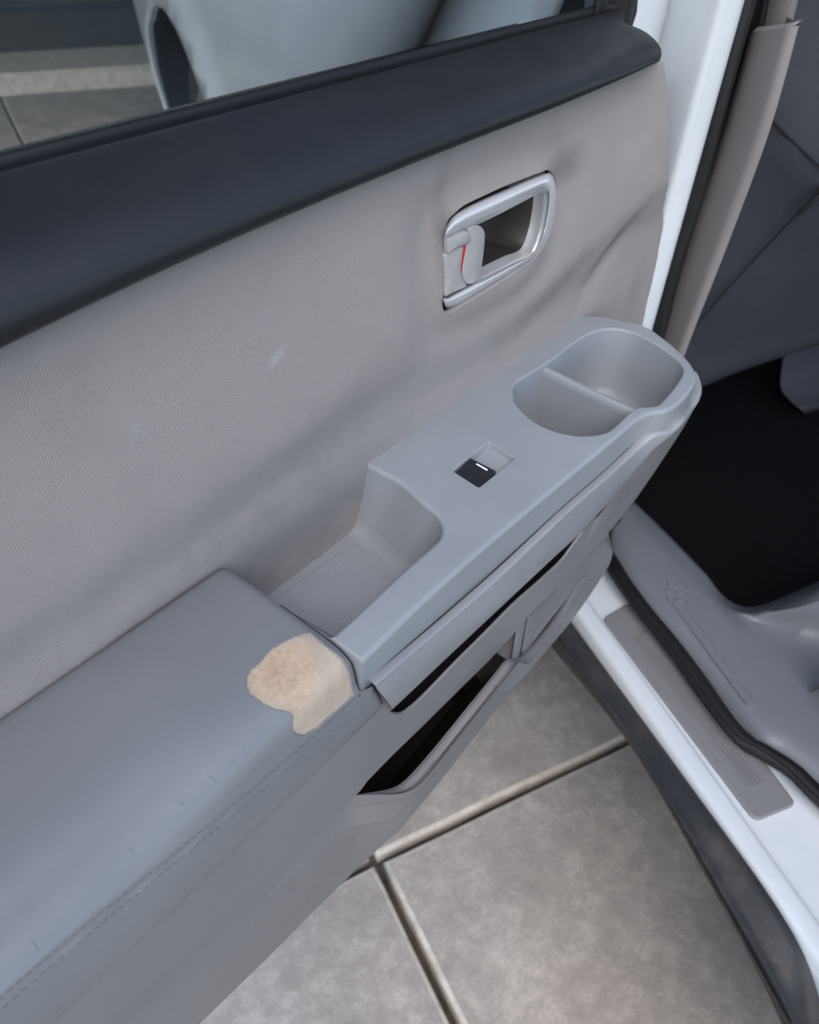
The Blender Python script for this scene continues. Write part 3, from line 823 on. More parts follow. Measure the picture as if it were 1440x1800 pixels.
# right end: pull the end round as in the photo
nr = len(rows)
end_px = [(1104, 40), (1106, 42), (1112, 46), (1128, 50), (1143, 58), (1154, 68), (1160, 79), (1162, 88), (1162, 97), (1161, 103), (1160, 106), (1160, 106)]
endline = table([40, 44, 50, 58, 68, 78, 88, 98, 106], [1096, 1108, 1124, 1138, 1150, 1158, 1163, 1163, 1160])
for j in range(nr):
    v_ = j / (nr - 1); k_ = v_ * 11; ki = min(10, int(k_)); kf = k_ - ki
    ex = Y((lerp(end_px[ki][0], end_px[ki + 1][0], kf), lerp(end_px[ki][1], end_px[ki + 1][1], kf)), rows[j][-1].y).x
    pe = rows[j][-1].copy(); pe.x = .74
    for _ in range(12):                     # end of the moulding, as surveyed
        d_ = (pe.x, pe.y, pe.z - H); c3 = [sum(RC[i][k] * d_[i] for i in range(3)) for k in range(3)]
        px_, py_ = 720 + F_PX * c3[0] / c3[2], 900 + F_PX * c3[1] / c3[2]
        pe.x += (endline(py_) - px_) / 1500
    ex = pe.x
    for i in range(NX):
        p = rows[j][i]; x = p.x
        t = sstep(.30, .775, x)
        rows[j][i] = Vector((lerp(x, x + (ex - .775), t), p.y, p.z))
# closing end cap folded back
cap = []
for j in range(nr):
    p = rows[j][-1]; rows[j].append(p + Vector((.0025, .003, -.001))); rows[j].append(p + Vector((.002, .03, -.006)))
link('upper_trim', grid_bm(rows), MT['dark'], door, smooth=60)

# cloth panel
def yfab(x, z):
    y = .3240
    # upper field leans so that it faces slightly up; a soft crease runs along the panel
    zc = table([-.3, .05, .25, .45, .62, .80], [-.335, -.330, -.320, -.318, -.318, -.285])(x)
    t = z - zc
    y += .0060 - .0135 * sstep(.13, -.0, t)
    y += .0090 * sstep(-.001, -.055, t)
    y += .0015 * noise.noise(Vector((x * 9, z * 14, 1.3))) + .0007 * noise.noise(Vector((x * 26, z * 40, 5)))
    # rim of the handle opening drawn in
    dx = (x - .525) / .092; dz = (z + .265) / .060
    r = (abs(dx) ** 3 + abs(dz) ** 3) ** (1 / 3)
    y += .0048 * math.exp(-((r - .98) / .22) ** 2) * (1 if r > .8 else .8)
    # dent low on the hinge side
    u = ((x - .735) * .8 + (z + .345) * .6); w_ = (-(x - .735) * .6 + (z + .345) * .8)
    y += .0045 * math.exp(-(u / .05) ** 2 - (w_ / .014) ** 2) * sstep(.80, .76, x)
    # wraps back at the hinge edge
    y += .010 * sstep(.0, .03, x - edge_x(z)) if False else 0
    return y
edge_px = [(1166, 108), (1174, 160), (1177, 230), (1174, 310), (1166, 390), (1153, 460), (1139, 520), (1126, 585), (1118, 630)]
ep = [onF(p, lambda x, z: yfab(x, z) + .0035, .326) for p in edge_px]
edge_of = table([p.z - H for p in reversed(ep)], [p.x for p in reversed(ep)])
top_f = [V(x, 0, zlow(x) + .004) for x in (-.40, -.2, 0, .137, .2, .28, .36, .45, .52, .6, .68, .72)]
outline = [(p.x, p.z - H) for p in resample(top_f, 120)]
outline += [(p.x, p.z - H) for p in resample(ep, 50)]
outline += dens_open([(ep[-1].x, -.53), (-.40, -.53), (-.40, outline[0][1])], .01)[:-1]
outline = [outline[i] for i in range(len(outline)) if i == 0 or math.dist(outline[i], outline[i - 1]) > .0008]
hz = [(203, 690), (212, 610), (240, 545), (300, 490), (372, 432), (520, 360), (700, 277), (880, 205), (1050, 140), (1105, 152), (1142, 225), (1155, 330),
      (1145, 450), (1120, 580), (1085, 690), (1035, 790), (960, 888), (830, 985), (640, 1110), (460, 1220), (330, 1300), (235, 1345), (195, 1330), (185, 1260), (186, 1100), (190, 900)]
hpx = zoomed(740, 270, 4.8, hz)
hw = [onF(p, yfab) for p in hpx]
hole_h = poly2([(p.x, p.z - H) for p in hw], 110)
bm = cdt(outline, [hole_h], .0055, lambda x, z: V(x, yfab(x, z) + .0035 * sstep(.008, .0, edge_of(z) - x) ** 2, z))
# roll the edge of the opening inwards
bm.edges.ensure_lookup_table()
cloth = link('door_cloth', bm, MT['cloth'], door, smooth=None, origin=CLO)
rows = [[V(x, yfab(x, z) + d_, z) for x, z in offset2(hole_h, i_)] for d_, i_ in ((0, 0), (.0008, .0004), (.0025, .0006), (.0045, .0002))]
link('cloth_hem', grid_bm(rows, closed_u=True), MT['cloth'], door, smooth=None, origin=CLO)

# ---- inside door handle
def hpxl(pts, y): return [Y(p, y) for p in zoomed(740, 270, 4.8, pts)]
o1 = [(200, 700), (215, 620), (262, 545), (330, 490), (420, 440), (560, 375), (720, 305), (890, 232), (1050, 172), (1098, 180), (1125, 235), (1138, 330),
      (1128, 450), (1105, 575), (1070, 685), (1020, 785), (945, 880), (820, 965), (640, 1080), (470, 1185), (340, 1265), (240, 1300), (200, 1290), (190, 1240)]
i1 = [(205, 705), (235, 698), (285, 685), (350, 655), (420, 622), (545, 568), (700, 490), (850, 412), (960, 352), (1010, 330), (1045, 325), (1062, 345),
      (1058, 430), (1040, 560), (1010, 690), (975, 790), (925, 862), (815, 905), (650, 985), (500, 1060), (390, 1115), (300, 1165), (230, 1208), (190, 1218)]
# cross-section rings from outside to inside
def ringmix(t, y): return [Y((lerp(a[0], b_[0], t), lerp(a[1], b_[1], t)), y) for a, b_ in zip(zoomed(740, 270, 4.8, o1), zoomed(740, 270, 4.8, i1))]
rings = [ringmix(-.03, .336), ringmix(-.01, .328), ringmix(.07, .3222), ringmix(.22, .3182), ringmix(.42, .3162), ringmix(.62, .3164), ringmix(.78, .3190), ringmix(.90, .3240), ringmix(1.0, .3275)]
inner = rings[-1]
c_in = sum(inner, Vector()) / len(inner)
deep1 = [p + Vector((0, .006, 0)) + (c_in - p) * .012 for p in inner]
deep2 = [p + Vector((0, .0125, 0)) + (c_in - p) * .03 for p in inner]
link('handle_frame', loft(rings, 120, 3, closed=False), MT['silver'], door, smooth=60)
link('handle_recess_wall', loft([inner, [p + Vector((0, .0015, 0)) + (c_in - p) * .015 for p in inner], deep1, deep2], 100, 2), MT['silver'], door, smooth=60)
bm = bmesh.new(); cx = sum(deep2, Vector()) / len(deep2)
rr_ = resample(deep2, 60)
rows = [[p + Vector((0, -.001, 0)) for p in rr_], [p.lerp(cx, .03) + Vector((0, .003, 0)) for p in rr_], [p.lerp(cx, .10) + Vector((0, .022, 0)) for p in rr_], [p.lerp(cx, .5) + Vector((0, .028, 0)) for p in rr_], [cx + Vector((0, .029, 0)) for p in rr_]]
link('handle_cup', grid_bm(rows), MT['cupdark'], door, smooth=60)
rows = [[V(x, .3390, z) for x, z in offset2(hole_h, -.014)], [V(x, .3390, z) for x, z in offset2(hole_h, -.0005)]]
link('handle_backing', grid_bm(rows, closed_u=True), MT['black'], door)
# lock slider and its housing
def slabpx(pts, yf, depth, n=48, r=.0012, bulge=0):
    P = resample(hpxl(pts, yf), n, True, True)
    q = [(p.x, p.z) for p in P]
    rows = []
    for ins, dy in ((0, depth), (0, r * 1.2), (r * .35, r * .35), (r, 0)):
        qq = offset2(q, ins); rows.append([Vector((x, yf + dy, z)) for x, z in qq])
    bm = grid_bm(rows, closed_u=True); bm.verts.ensure_lookup_table(); L = n
    cx_ = sum(rows[-1], Vector()) / L
    base = len(bm.verts) - L; cv = bm.verts.new(cx_ - Vector((0, bulge, 0)))
    bm.verts.ensure_lookup_table()
    for i in range(L): bm.faces.new([bm.verts[base + i], bm.verts[base + (i + 1) % L], cv])
    return bm
link('lock_slider', slabpx([(415, 628), (470, 606), (515, 618), (540, 655), (545, 720), (530, 880), (512, 990), (485, 1070), (450, 1102), (405, 1104), (372, 1080), (352, 1010), (358, 950), (385, 800), (400, 700)], .3225, .012, bulge=.0006), MT['lever'], door, smooth=40)
link('lock_hinge', slabpx([(234, 732), (264, 703), (330, 672), (382, 655), (415, 672), (428, 715), (420, 750), (380, 775), (300, 805), (252, 836), (234, 845)], .3200, .004, bulge=.0022), MT['lever'], door, smooth=60)
link('lock_housing', slabpx([(205, 850), (245, 832), (300, 800), (355, 780), (365, 800), (352, 900), (345, 1010), (365, 1075), (388, 1100), (385, 1128), (340, 1150), (268, 1180), (206, 1206), (203, 1100), (203, 960)], .3222, .004, bulge=.0012), MT['lever'], door, smooth=60)
link('red_lock_mark', slabpx([(366, 785), (380, 780), (383, 800), (374, 870), (360, 960), (350, 1008), (345, 1000), (352, 900)], .3232, .003, n=24, r=.0002), MT['red'], door)

# ---- console top (z = ZA) with openings
ZA = -.400
def top2(px_, z=ZA): q = Z(px_, z); return (q.x, q.y)
cons_o = [(655, 815), (800, 706), (900, 632), (950, 594), (985, 578), (1030, 567), (1075, 564), (1130, 571)]   # back edge to hinge end
cons_r = [(1165, 592), (1190, 612), (1210, 632), (1222, 650), (1225, 668)]                               # round the end
cons_f = [(1216, 684), (1200, 703), (1185, 715), (1168, 722), (1152, 724), (1136, 729), (1118, 740), (1099, 756), (1056, 792), (960, 872), (860, 956), (740, 1063), (627, 1174)]
back = [top2(p) for p in cons_o]; end = [top2(p) for p in cons_r]; front = [top2(p) for p in cons_f]
xl = .2364
outer_ = [(back[0][0], .340)] + [(x, y + .016) for x, y in back[1:-1]] + [(back[-1][0], back[-1][1])] + end + front
tray_px = [(745, 886), (765, 902), (776, 922), (774, 942), (762, 956), (700, 1010), (620, 1085), (578, 1122)]
tray = [top2(p) for p in tray_px]
tray_full = [(.2355, .345), (back[0][0], .345)]
# outer boundary follows the tray cut-out
poly = [(x, y) for x, y in resample([Vector((a, b_, 0)) for a, b_ in outer_[1:]], 140, True) for _ in (0,)] if False else None
bpath = [Vector((p[0], p[1], 0)) for p in outer_[1:]]
bpath = [Vector((back[0][0] + .002, .342, 0))] + bpath
P1 = [(p.x, p.y) for p in resample(bpath, 170, True)]
P1 = [p for p in P1 if p[0] > xl]; P1.append((xl, front[-1][1]))
tr = [(p.x, p.y) for p in resample([Vector((a, b_, 0)) for a, b_ in reversed(tray)], 50, True)]
tr = [(xl, tr[0][1])] + tr + [(p.x, p.y) for p in resample([Vector((tr[-1][0], tr[-1][1], 0)), Vector((*top2((700, 846)), 0)), Vector((*top2((662, 826)), 0)), Vector((back[0][0] - .003, .342, 0))], 14, True)][1:]
outer_poly = P1 + tr
cl_ = []
for p in outer_poly:
    if not cl_ or math.dist(cl_[-1], p) > .0006: cl_.append(p)
outer_poly = cl_
cup_px = zoomed(860, 540, 3.6, [(152, 545), (160, 495), (200, 455), (300, 395), (430, 310), (540, 225), (640, 165), (730, 138), (830, 140), (930, 168), (1040, 225), (1140, 290), (1205, 345), (1228, 390), (1215, 440), (1160, 520), (1095, 595), (1060, 622), (1000, 628), (950, 632), (900, 655), (850, 700), (800, 748), (750, 785), (690, 803), (600, 812), (500, 803), (400, 777), (290, 725), (210, 655), (165, 600)])
cup = poly2([top2(p) for p in cup_px], 110)
sw_px = zoomed(780, 760, 10.286, [(190, 705), (770, 205), (860, 190), (1265, 455), (1265, 500), (700, 965), (610, 970)])
swp = [top2(p) for p in sw_px]
swp = rrect([swp[0], swp[1], swp[3], swp[5]], .0018, 4)
swp = rrect([top2(p) for p in zoomed(780, 760, 10.286, [(165, 695), (815, 165), (1290, 468), (640, 1000)])], .0022, 4)
RL = .0032     # fillet radius
def lip(poly, r, dirn, z0, depth, bm, k=5, draft=0.0, extra=()):
    """rounded edge: poly is the inner limit of the flat top; dirn=+1 rounds towards the polygon inside (hole)"""
    rows = []
    for j in range(k + 1):
        t = j / k * math.pi / 2
        rows.append([Vector((max(x, xl), y, H + z0 - r * (1 - math.cos(t)))) for x, y in offset2(poly, dirn * r * math.sin(t))])
    for dz, ins in extra:
        rows.append([Vector((max(x, xl), y, H + z0 - dz)) for x, y in offset2(poly, dirn * (r + ins))])
    grid_bm(rows, bm, closed_u=True)
flat_outer = offset2(outer_poly, .0036)
cupf = offset2(cup, -.0022); swf = offset2(swp, -.0008)
bm = cdt(flat_outer, [cupf, swf], .008, lambda x, y: V(x, y, ZA))
lip(flat_outer, .0036, -1, ZA, 0, bm, extra=((.012, .0), (.024, -.0006), (.036, -.0020), (.052, -.0050)))
lip(cupf, .0022, 1, ZA, 0, bm, k=5)
lip(swf, .0008, 1, ZA, 0, bm, k=3)
bmesh.ops.remove_doubles(bm, verts=bm.verts, dist=.00002)
bmesh.ops.recalc_face_normals(bm, faces=bm.faces)
console = link('armrest_console', bm, MT['console'], door, smooth=50, wn=True)

# cup holder liner
bm = bmesh.new()
cc_ = (sum(p[0] for p in cup) / len(cup), sum(p[1] for p in cup) / len(cup))
rows = []
for dz, sc in ((.0019, 1.0004), (.004, .998), (.02, .975), (.045, .94), (.062, .91), (.068, .87), (.070, .80)):
    rows.append([Vector((cc_[0] + (x - cc_[0]) * sc, cc_[1] + (y - cc_[1]) * sc, H + ZA - dz)) for x, y in cup])
grid_bm(rows, bm, closed_u=True); bm.verts.ensure_lookup_table(); L = len(cup); bm.faces.new([bm.verts[len(bm.verts) - L + i] for i in range(L)])
link('cup_holder', bm, MT['console'], door, smooth=50)
# divider wall between the two wells
dA = top2((966, 640)); dB = top2((1128, 716)); e_ = Vector((dB[0] - dA[0], dB[1] - dA[1])); e_ = e_ / e_.length; nn = Vector((-e_[1], e_[0]))
A_ = Vector(dA) - e_ * .004; B_ = Vector(dB) + e_ * .006
rows = []
for off, dz in ((-.0055, .066), (-.0040, .012), (-.0036, .0065), (-.0020, .0048), (0, .0045), (.0020, .0048), (.0036, .0065), (.0040, .012), (.0060, .066)):
    rows.append([Vector((*(A_.lerp(B_, t) + nn * off), H + ZA - dz - .001 * math.sin(t * math.pi))) for t in [i / 12 for i in range(13)]])
link('cup_divider', grid_bm(rows), MT['console'], door, smooth=60)

# window switch pocket and rocker
bm = bmesh.new(); sc_ = (sum(p[0] for p in swp) / len(swp), sum(p[1] for p in swp) / len(swp))
rows = []
def swz(x):   # pocket floor slopes down from the hinge side
    xs = [p[0] for p in swp]; t = (x - min(xs)) / (max(xs) - min(xs)); return .002 + .013 * (1 - t) ** .8
for f, ins in ((0, 0), (.5, .0004), (1, .0010)):
    rows.append([Vector((x, y, H + ZA - .0008 - f * swz(x))) for x, y in offset2(swp, ins)])
grid_bm(rows, bm, closed_u=True); bm.verts.ensure_lookup_table(); L = len(swp); bm.faces.new([bm.verts[len(bm.verts) - L + i] for i in range(L)])
link('switch_pocket', bm, MT['console'], door, smooth=30)
sk = [Z(p, ZA + .0005) for p in zoomed(780, 760, 10.286, [(200, 708), (480, 462), (545, 462), (955, 705), (950, 745), (690, 965), (600, 968)])]
q = [(p.x, p.y) for p in sk]
sk4 = rrect([q[0], q[1 + 0], (q[3][0], q[3][1]), q[5]], .0014, 4)
xs = [p[0] for p in sk4]
def skz(x): t = (x - min(xs)) / (max(xs) - min(xs)); return ZA - .0010 + .0022 * t - .0012 * math.sin(t * math.pi)
rows = []
for ins, dz in ((0, .010), (0, .0012), (.0003, .0003), (.0008, 0)):
    rows.append([Vector((x, y, H + skz(x) - dz)) for x, y in offset2(sk4, ins)])
bm = grid_bm(rows, closed_u=True)
cdt(offset2(sk4, .0008), [], .003, lambda x, y: Vector((x, y, H + skz(x))), bm=bm)
bmesh.ops.remove_doubles(bm, verts=bm.verts, dist=.00002); bmesh.ops.recalc_face_normals(bm, faces=bm.faces)
link('window_switch', bm, MT['switch'], door, smooth=50, wn=True)
mk = [Z(p, ZA + .0014) for p in zoomed(780, 760, 10.286, [(600, 548), (800, 660), (788, 676), (588, 562)])]
bm = bmesh.new(); bm.faces.new([bm.verts.new(Vector((p.x, p.y, H + skz(p.x) + .0003))) for p in mk]); link('switch_mark', bm, MT['print'], door, smooth=None)

# storage tray beside the console
zt_ = -.460
tr_open = outer_poly[len(P1):]          # tray edge of the console, from front-left round to the cloth
bm = bmesh.new()
def tray_row(dz, k):   # walls drawn in as they go down
    res = []
    for x, y in tr_open: res.append(Vector((x - k * .8 * sstep(.24, .36, x), y + k * sstep(.335, .29, y), H + ZA - dz)))
    return res
rows = [tray_row(.004, 0.0), tray_row(.008, .0004), tray_row(.03, .006), tray_row(.050, .012), tray_row(.057, .016), tray_row(.0603, .022), tray_row(.0606, .028)]
grid_bm(rows, bm)
bm2 = bm
grid_bm([[V(x, y, zt_ - .0008) for x in (.20, .25, .30, .372)] for y in (.232, .28, .350)], bm)
link('tray', bm, MT['console'], door, smooth=60)
mt_ = [Z(p, zt_ + .0006) for p in ((478, 1056), (618, 957), (712, 1004), (592, 1122))]
bm = plate(mt_, H + zt_ - .0002, .0008, .004)
traymat = link('tray_mat', bm, MT['mat'], door, smooth=60, wn=True)
# raised dots on the mat: too many to pick apart
bm = bmesh.new(); c0 = sum(mt_, Vector()) / 4
u_ = (mt_[1] - mt_[0]); v_ = (mt_[3] - mt_[0])
nu_, nv_ = int(u_.length / .0042), int(v_.length / .0042)
for i in range(2, nu_ - 1):
    for j in range(2, nv_ - 1):
        p = mt_[0] + u_ * ((i + .5 * (j % 2)) / nu_) + v_ * (j / nv_); p.z = H + zt_ + .0007; s_ = .0014
        vv = [bm.verts.new(p + Vector((a * s_, b_ * s_, 0))) for a, b_ in ((-1, 0), (0, -1), (1, 0), (0, 1))]; t_ = bm.verts.new(p + Vector((0, 0, .0011)))
        for k in range(4): bm.faces.new([vv[k], vv[(k + 1) % 4], t_])
link('mat_dots', bm, MT['mat'], door, smooth=None, kind='stuff')

# ---- lower edge of the console: proud ledge and lower face
yup = table([-.62, -.59, -.56, -.50, -.475, -.44], [.2155, .2125, .2095, .2062, .2062, .2070])
def zstep(x): return lerp(-.5300, -.5790, (min(x, .30) + .0) / .26)
def ypan(x, z):
    zs = zstep(x)
    up = yup(z); lo = .2195 + (zs - z) * .140
    lo -= .004 * math.sin(max(0, min(1, (zs - z) / .25)) * math.pi)
    return lerp(up, lo, sstep(zs + .0012, zs - .0022, z))
seam_px = [(656, 1203), (770, 1106), (880, 1009), (990, 905), (1060, 843), (1100, 806), (1125, 782), (1146, 764), (1165, 759), (1180, 753), (1198, 735), (1214, 712), (1224, 694), (1227, 676), (1222, 655)]
sy = [.2000, .2000, .2000, .2000, .2000, .2000, .1980, .1935, .1865, .1820, .1835, .1880, .1950, .2050, .2190]
fw = sorted([(p[0], p[1]) for p in front] + [(end[-1][0], end[-1][1])])
yw = table([p[0] for p in fw], [p[1] for p in fw])
S0 = [onF(p, lambda x, z: yw(x) - .0034, .2) for p in seam_px[:11]] + [Z(seam_px[11], -.4330), Z(seam_px[12], -.4325), Z(seam_px[13], -.4320), Z(seam_px[14], -.4310)]
def sh(L, dy, dz, dx=0): return [p + Vector((dx, dy, dz)) for p in L]
bot_px = [(690, 1247), (800, 1143), (900, 1049), (1000, 955), (1040, 915), (1072, 882), (1100, 850), (1128, 815), (1150, 788), (1172, 765), (1194, 742), (1213, 716), (1225, 697), (1228, 680), (1223, 660)]
by = [.2030, .2030, .2030, .2030, .2030, .2035, .2035, .2015, .1965, .1890, .1855, .1885, .1960, .2060, .2210]
B0 = [onF(p, lambda x, z: yw(x) - .0010, .2) for p in bot_px[:11]] + [Z(bot_px[11], -.437), Z(bot_px[12], -.4355), Z(bot_px[13], -.4350), Z(bot_px[14], -.434)]
k_led = [1.0] * 15
L0 = sh(S0, .0045, .0006)
L1 = sh(S0, .0004, .0010); L2 = sh(S0, -.0022, .0002); L3 = sh(S0, -.0034, -.0018)
mid = [a.lerp(b_, .5) + Vector((0, -.0022, 0)) for a, b_ in zip(L3, B0)]
link('armrest_side', loft([L0, L1, L2, L3, mid, B0, sh(B0, .003, -.0025), sh(B0, .006, -.003)], 110, 3), MT['ledge'], door, smooth=50)
# end bracket sweeping down from the console end
kp = [(1040, 915), (1072, 882), (1100, 850), (1128, 815), (1150, 788), (1172, 765), (1194, 742), (1213, 716), (1225, 697)]
ky = [.2030, .2035, .2035, .2015, .1965, .1890, .1855, .1885, .1960]
k1 = [q + Vector((0, .0008, 0)) for q in [onF(p, lambda x, z: yw(x) - .0010, .2) for p in [(1042, 917), (1073, 883)]] + B0[6:13]]
kk_ = [Y((1017, 975), .2085), Y((1062, 925), .2075), Y((1102, 875), .2072)] + [Y(p, k1[i].y + .0022) for i, p in ((3, (1135, 832)), (4, (1163, 793)), (5, (1187, 760)), (6, (1205, 734)), (7, (1217, 712)), (8, (1226, 697)))]
k1[0] = onF((1044, 920), ypan) + Vector((0, .001, 0)); kk_[0] = onF((1017, 975), ypan) + Vector((0, .001, 0))
km = [a.lerp(b_, .5) + Vector((0, -q_, 0)) for a, b_, q_ in zip(k1, kk_, (-.001, .0006, .0012, .0008, .0, .0, .0, .0, 0))]
k3 = [Y(p, kk_[i].y + .011 * (1 - i / 12)) for i, p in enumerate([(1003, 1001), (1056, 952), (1108, 890), (1142, 842), (1168, 802), (1190, 768), (1208, 738), (1220, 713), (1227, 697)])]
link('armrest_bracket', loft([k1, km, kk_, k3, sh(k3, .018, -.006)], 60, 4), MT['panel'], door, smooth=60)

# ---- lower door panel with the grab slot and the map pocket
botz = [Y(p, .257) for p in ((200, 1945), (350, 1800), (470, 1685), (590, 1562), (640, 1515), (700, 1460), (850, 1270), (970, 1115), (1005, 1060), (1030, 1005), (1041, 975), (1040, 950))]
botz = [botz[0] + Vector((-.35, 0, .03))] + botz
outl2 = [(p.x, p.z - H) for p in resample(botz, 120)]
right_top = [onF(p, ypan, .22) for p in ((1020, 975), (1000, 968))]
outl2 += [(.632, -.575), (.612, -.535), (.588, -.490), (.575, -.44)]
topl = [(.55, -.44), (.25, -.44), (-.40, -.44)]
outl2 = outl2 + dens_open(topl + [(-.40, outl2[0][1])], .01)[:-1]
slotp = zoomed(560, 900, 2.667, [(333, 935), (345, 915), (500, 775), (700, 580), (900, 395), (1100, 215), (1180, 145), (1235, 92)]) + [(1024, 937), (1006, 962), (988, 986), (950, 1022), (905, 1062), (860, 1108), (800, 1168), (760, 1210), (735, 1235)] + zoomed(560, 900, 2.667, [(440, 915), (410, 940), (380, 951), (350, 947)])
slot = [onF(p, ypan, .21) for p in slotp]
slot2 = poly2([(p.x, p.z - H) for p in slot], 100)
pockp = [(612, 1394), (640, 1368), (690, 1322), (740, 1277), (800, 1220), (860, 1163), (900, 1120), (932, 1075), (970, 1034), (1000, 1000)]
pock = [Y(p, y) for p, y in zip(pockp, (.2185, .214, .2125, .2118, .2112, .211, .211, .2115, .214, .219))]
zb = -.70
pk = [(p.x, p.z - H) for p in pock]
pk_poly = pk + [(pk[-1][0], -.62), (pk[-1][0] - .02, -.68), (.45, -.70), (.35, -.70), (.285, -.68), (.258, -.63)]
pk_poly = densify(pk_poly, .006)
bm = cdt(outl2, [slot2, pk_poly], .009, lambda x, z: V(x, ypan(x, z), z), margin=.3,
         extra=[(-.395 + .005 * i, zstep(-.395 + .005 * i) + d_) for i in range(138) for d_ in (.0035, .0012, -.0006, -.0022, -.0045)])
lower = link('lower_panel', bm, MT['panel'], door, smooth=42)
# slot: rounded lip turning into the dark cavity
rows = [[V(x, ypan(x, z) + dy, z) for x, z in offset2(slot2, ins)] for ins, dy in ((0, 0), (.0005, .0005), (.0009, .0012), (.0010, .0020))]
link('slot_lip', grid_bm(rows, closed_u=True), MT['panel'], door, smooth=60)
rows = [[V(x, ypan(x, z) + dy, z) for x, z in offset2(slot2, ins)] for ins, dy in ((.0010, .0020), (-.002, .0045), (-.010, .012), (-.014, .060))]
bm = grid_bm(rows, closed_u=True); bm.verts.ensure_lookup_table(); L = len(slot2); bm.faces.new([bm.verts[len(bm.verts) - L + i] for i in range(L)])
link('grab_slot', bm, MT['black'], door, smooth=60)
# pocket cavity
rows = [[V(x, ypan(x, z) + dy, z) for x, z in offset2(pk_poly, ins)] for ins, dy in ((0, 0), (.0006, .001), (.001, .004))]
link('pocket_lip', grid_bm(rows, closed_u=True), MT['panel'], door, smooth=60)
pc = [offset2(pk_poly, .001)]
rows = [[V(x, ypan(x, z) + .004, z) for x, z in pc[0]], [V(x, .295, z + .008) for x, z in pc[0]]]
bm = grid_bm(rows, closed_u=True); bm.verts.ensure_lookup_table(); L = len(pc[0]); bm.faces.new([bm.verts[len(bm.verts) - L + i] for i in range(L)])
link('pocket_cavity', bm, MT['black'], door, smooth=60)
# pocket front wall: lip, outer face, lower edge
lipin = [(470, 1534), (530, 1480), (575, 1439), (606, 1404), (625, 1399), (650, 1395), (676, 1391), (700, 1383), (722, 1365), (760, 1322), (820, 1248), (872, 1184), (892, 1160), (912, 1157), (940, 1130), (972, 1090), (1003, 1045), (1022, 1012)]
ly = [.22, .22, .22, .2205, .2188, .2135, .2078, .2040, .2015, .2000, .1990, .1990, .2000, .2010, .2040, .2110, .2190, .2270]
P0 = [Y(p, y) for p, y in zip(lipin, ly)]
P0[-1] = onF(lipin[-1], ypan) + Vector((0, .0008, 0)); 
for i_, d_ in ((0, .0025), (1, .0012), (2, .0004), (3, -.0002)): P0[i_] = onF(lipin[i_], ypan) + Vector((0, d_, 0))
amt = [0, .004, .014, .04, .10, .28, .55, .82] + [1] * 7 + [.8, .4, 0]
coff = [.0025, .0014, .0006, .0, -.0004] + [-.0006] * 13
P1_ = [p + Vector((0, -.0015, .0016)) * a for p, a in zip(P0, amt)]
P2_ = [p + Vector((0, -.0072 * a, .0012 * a)) for p, a in zip(P0, amt)]
P3_ = [p + Vector((0, -.0102 * a, lerp(-.004, -.0026, a))) for p, a in zip(P0, amt)]
lowr = [(430, 1722), (490, 1664), (545, 1610), (592, 1562), (607, 1547), (626, 1527), (650, 1505), (676, 1481), (705, 1452), (760, 1385), (830, 1296), (880, 1232), (905, 1200), (925, 1172), (955, 1133), (985, 1092), (1010, 1052), (1030, 1012)]
LB = [onF(p, ypan, .25) + Vector((0, c0_, 0)) for p, k, c0_ in zip(lowr, amt, coff)]
def bulge(t, d):
    res = []
    for a, b_, k, c0_ in zip(P3_, LB, amt, coff):
        q = a.lerp(b_, t); yp = ypan(q.x, q.z - H) + .0012
        yp -= .0012; res.append(Vector((q.x, yp + c0_ - (k * max(0, yp - (q.y - d))), q.z)))
    return res
m1 = bulge(.33, .0); m2 = bulge(.68, .002)
bk = sh(LB, .02, -.004)
ins_ = sh(P0, .002, -.05)
link('pocket_wall', loft([ins_, sh(P0, .001, -.004), P0, P1_, P2_, P3_, m1, m2, LB, bk], 90, 3), MT['panel'], door, smooth=60)
bm = grid_bm([resample(sh(P0, .003, -.02), 60), resample(sh(P0, .040, -.09), 60), [p + Vector((0, .08, -.1)) for p in resample(P0, 60)]])
link('pocket_floor', bm, MT['black'], door)
# divider rib at the hinge end of the pocket
dv = [[Y((908, 1090), .222), Y((902, 1130), .213), Y((897, 1163), .203)],
      [Y((911, 1088), .217), Y((904, 1130), .209), Y((899, 1163), .200)],
      [Y((921, 1080), .217), Y((915, 1125), .209), Y((909, 1162), .200)],
      [Y((932, 1068), .221), Y((922, 1118), .212), Y((913, 1162), .203)]]
dv.insert(0, [p + Vector((-.0, .035, 0)) for p in dv[0]])
link('pocket_divider', loft(dv, 10, 2), MT['panel'], door, smooth=50)
# pocket end wall facing us
ew = [[Y((790, 1222), .275), Y((850, 1165), .246), Y((912, 1084), .222)], [Y((800, 1290), .262), Y((850, 1210), .236), Y((900, 1163), .204)]]
link('pocket_end_wall', loft(ew, 8, 2), MT['panel'], door)
# ribbed infill: inclined face with horizontal grooves
q00, q01 = Y((931, 1064), .221), Y((1037, 962), .236)
q10, q11 = Y((915, 1156), .2025), Y((1042, 990), .232)
NB = 12
base_rows = []
for j in range(NB * 4 + 1):
    t = j / (NB * 4); a = q00.lerp(q10, t); b_ = q01.lerp(q11, t); base_rows.append([a.lerp(b_, s_ / 12) for s_ in range(13)])
link('ribbed_infill', grid_bm(base_rows), MT['panel'], door)
nface = ((q01 - q00).cross(q10 - q00)).normalized()
if nface.y > 0: nface = -nface
for j in range(NB):
    t = (j + .5) / NB; a = q00.lerp(q10, t); b_ = q01.lerp(q11, t)
    a2 = a.lerp(b_, .03); b2 = a.lerp(b_, .80)
    link('rib', tube([a2, b2], .0016, 6, samples=4), MT['panel'], door)

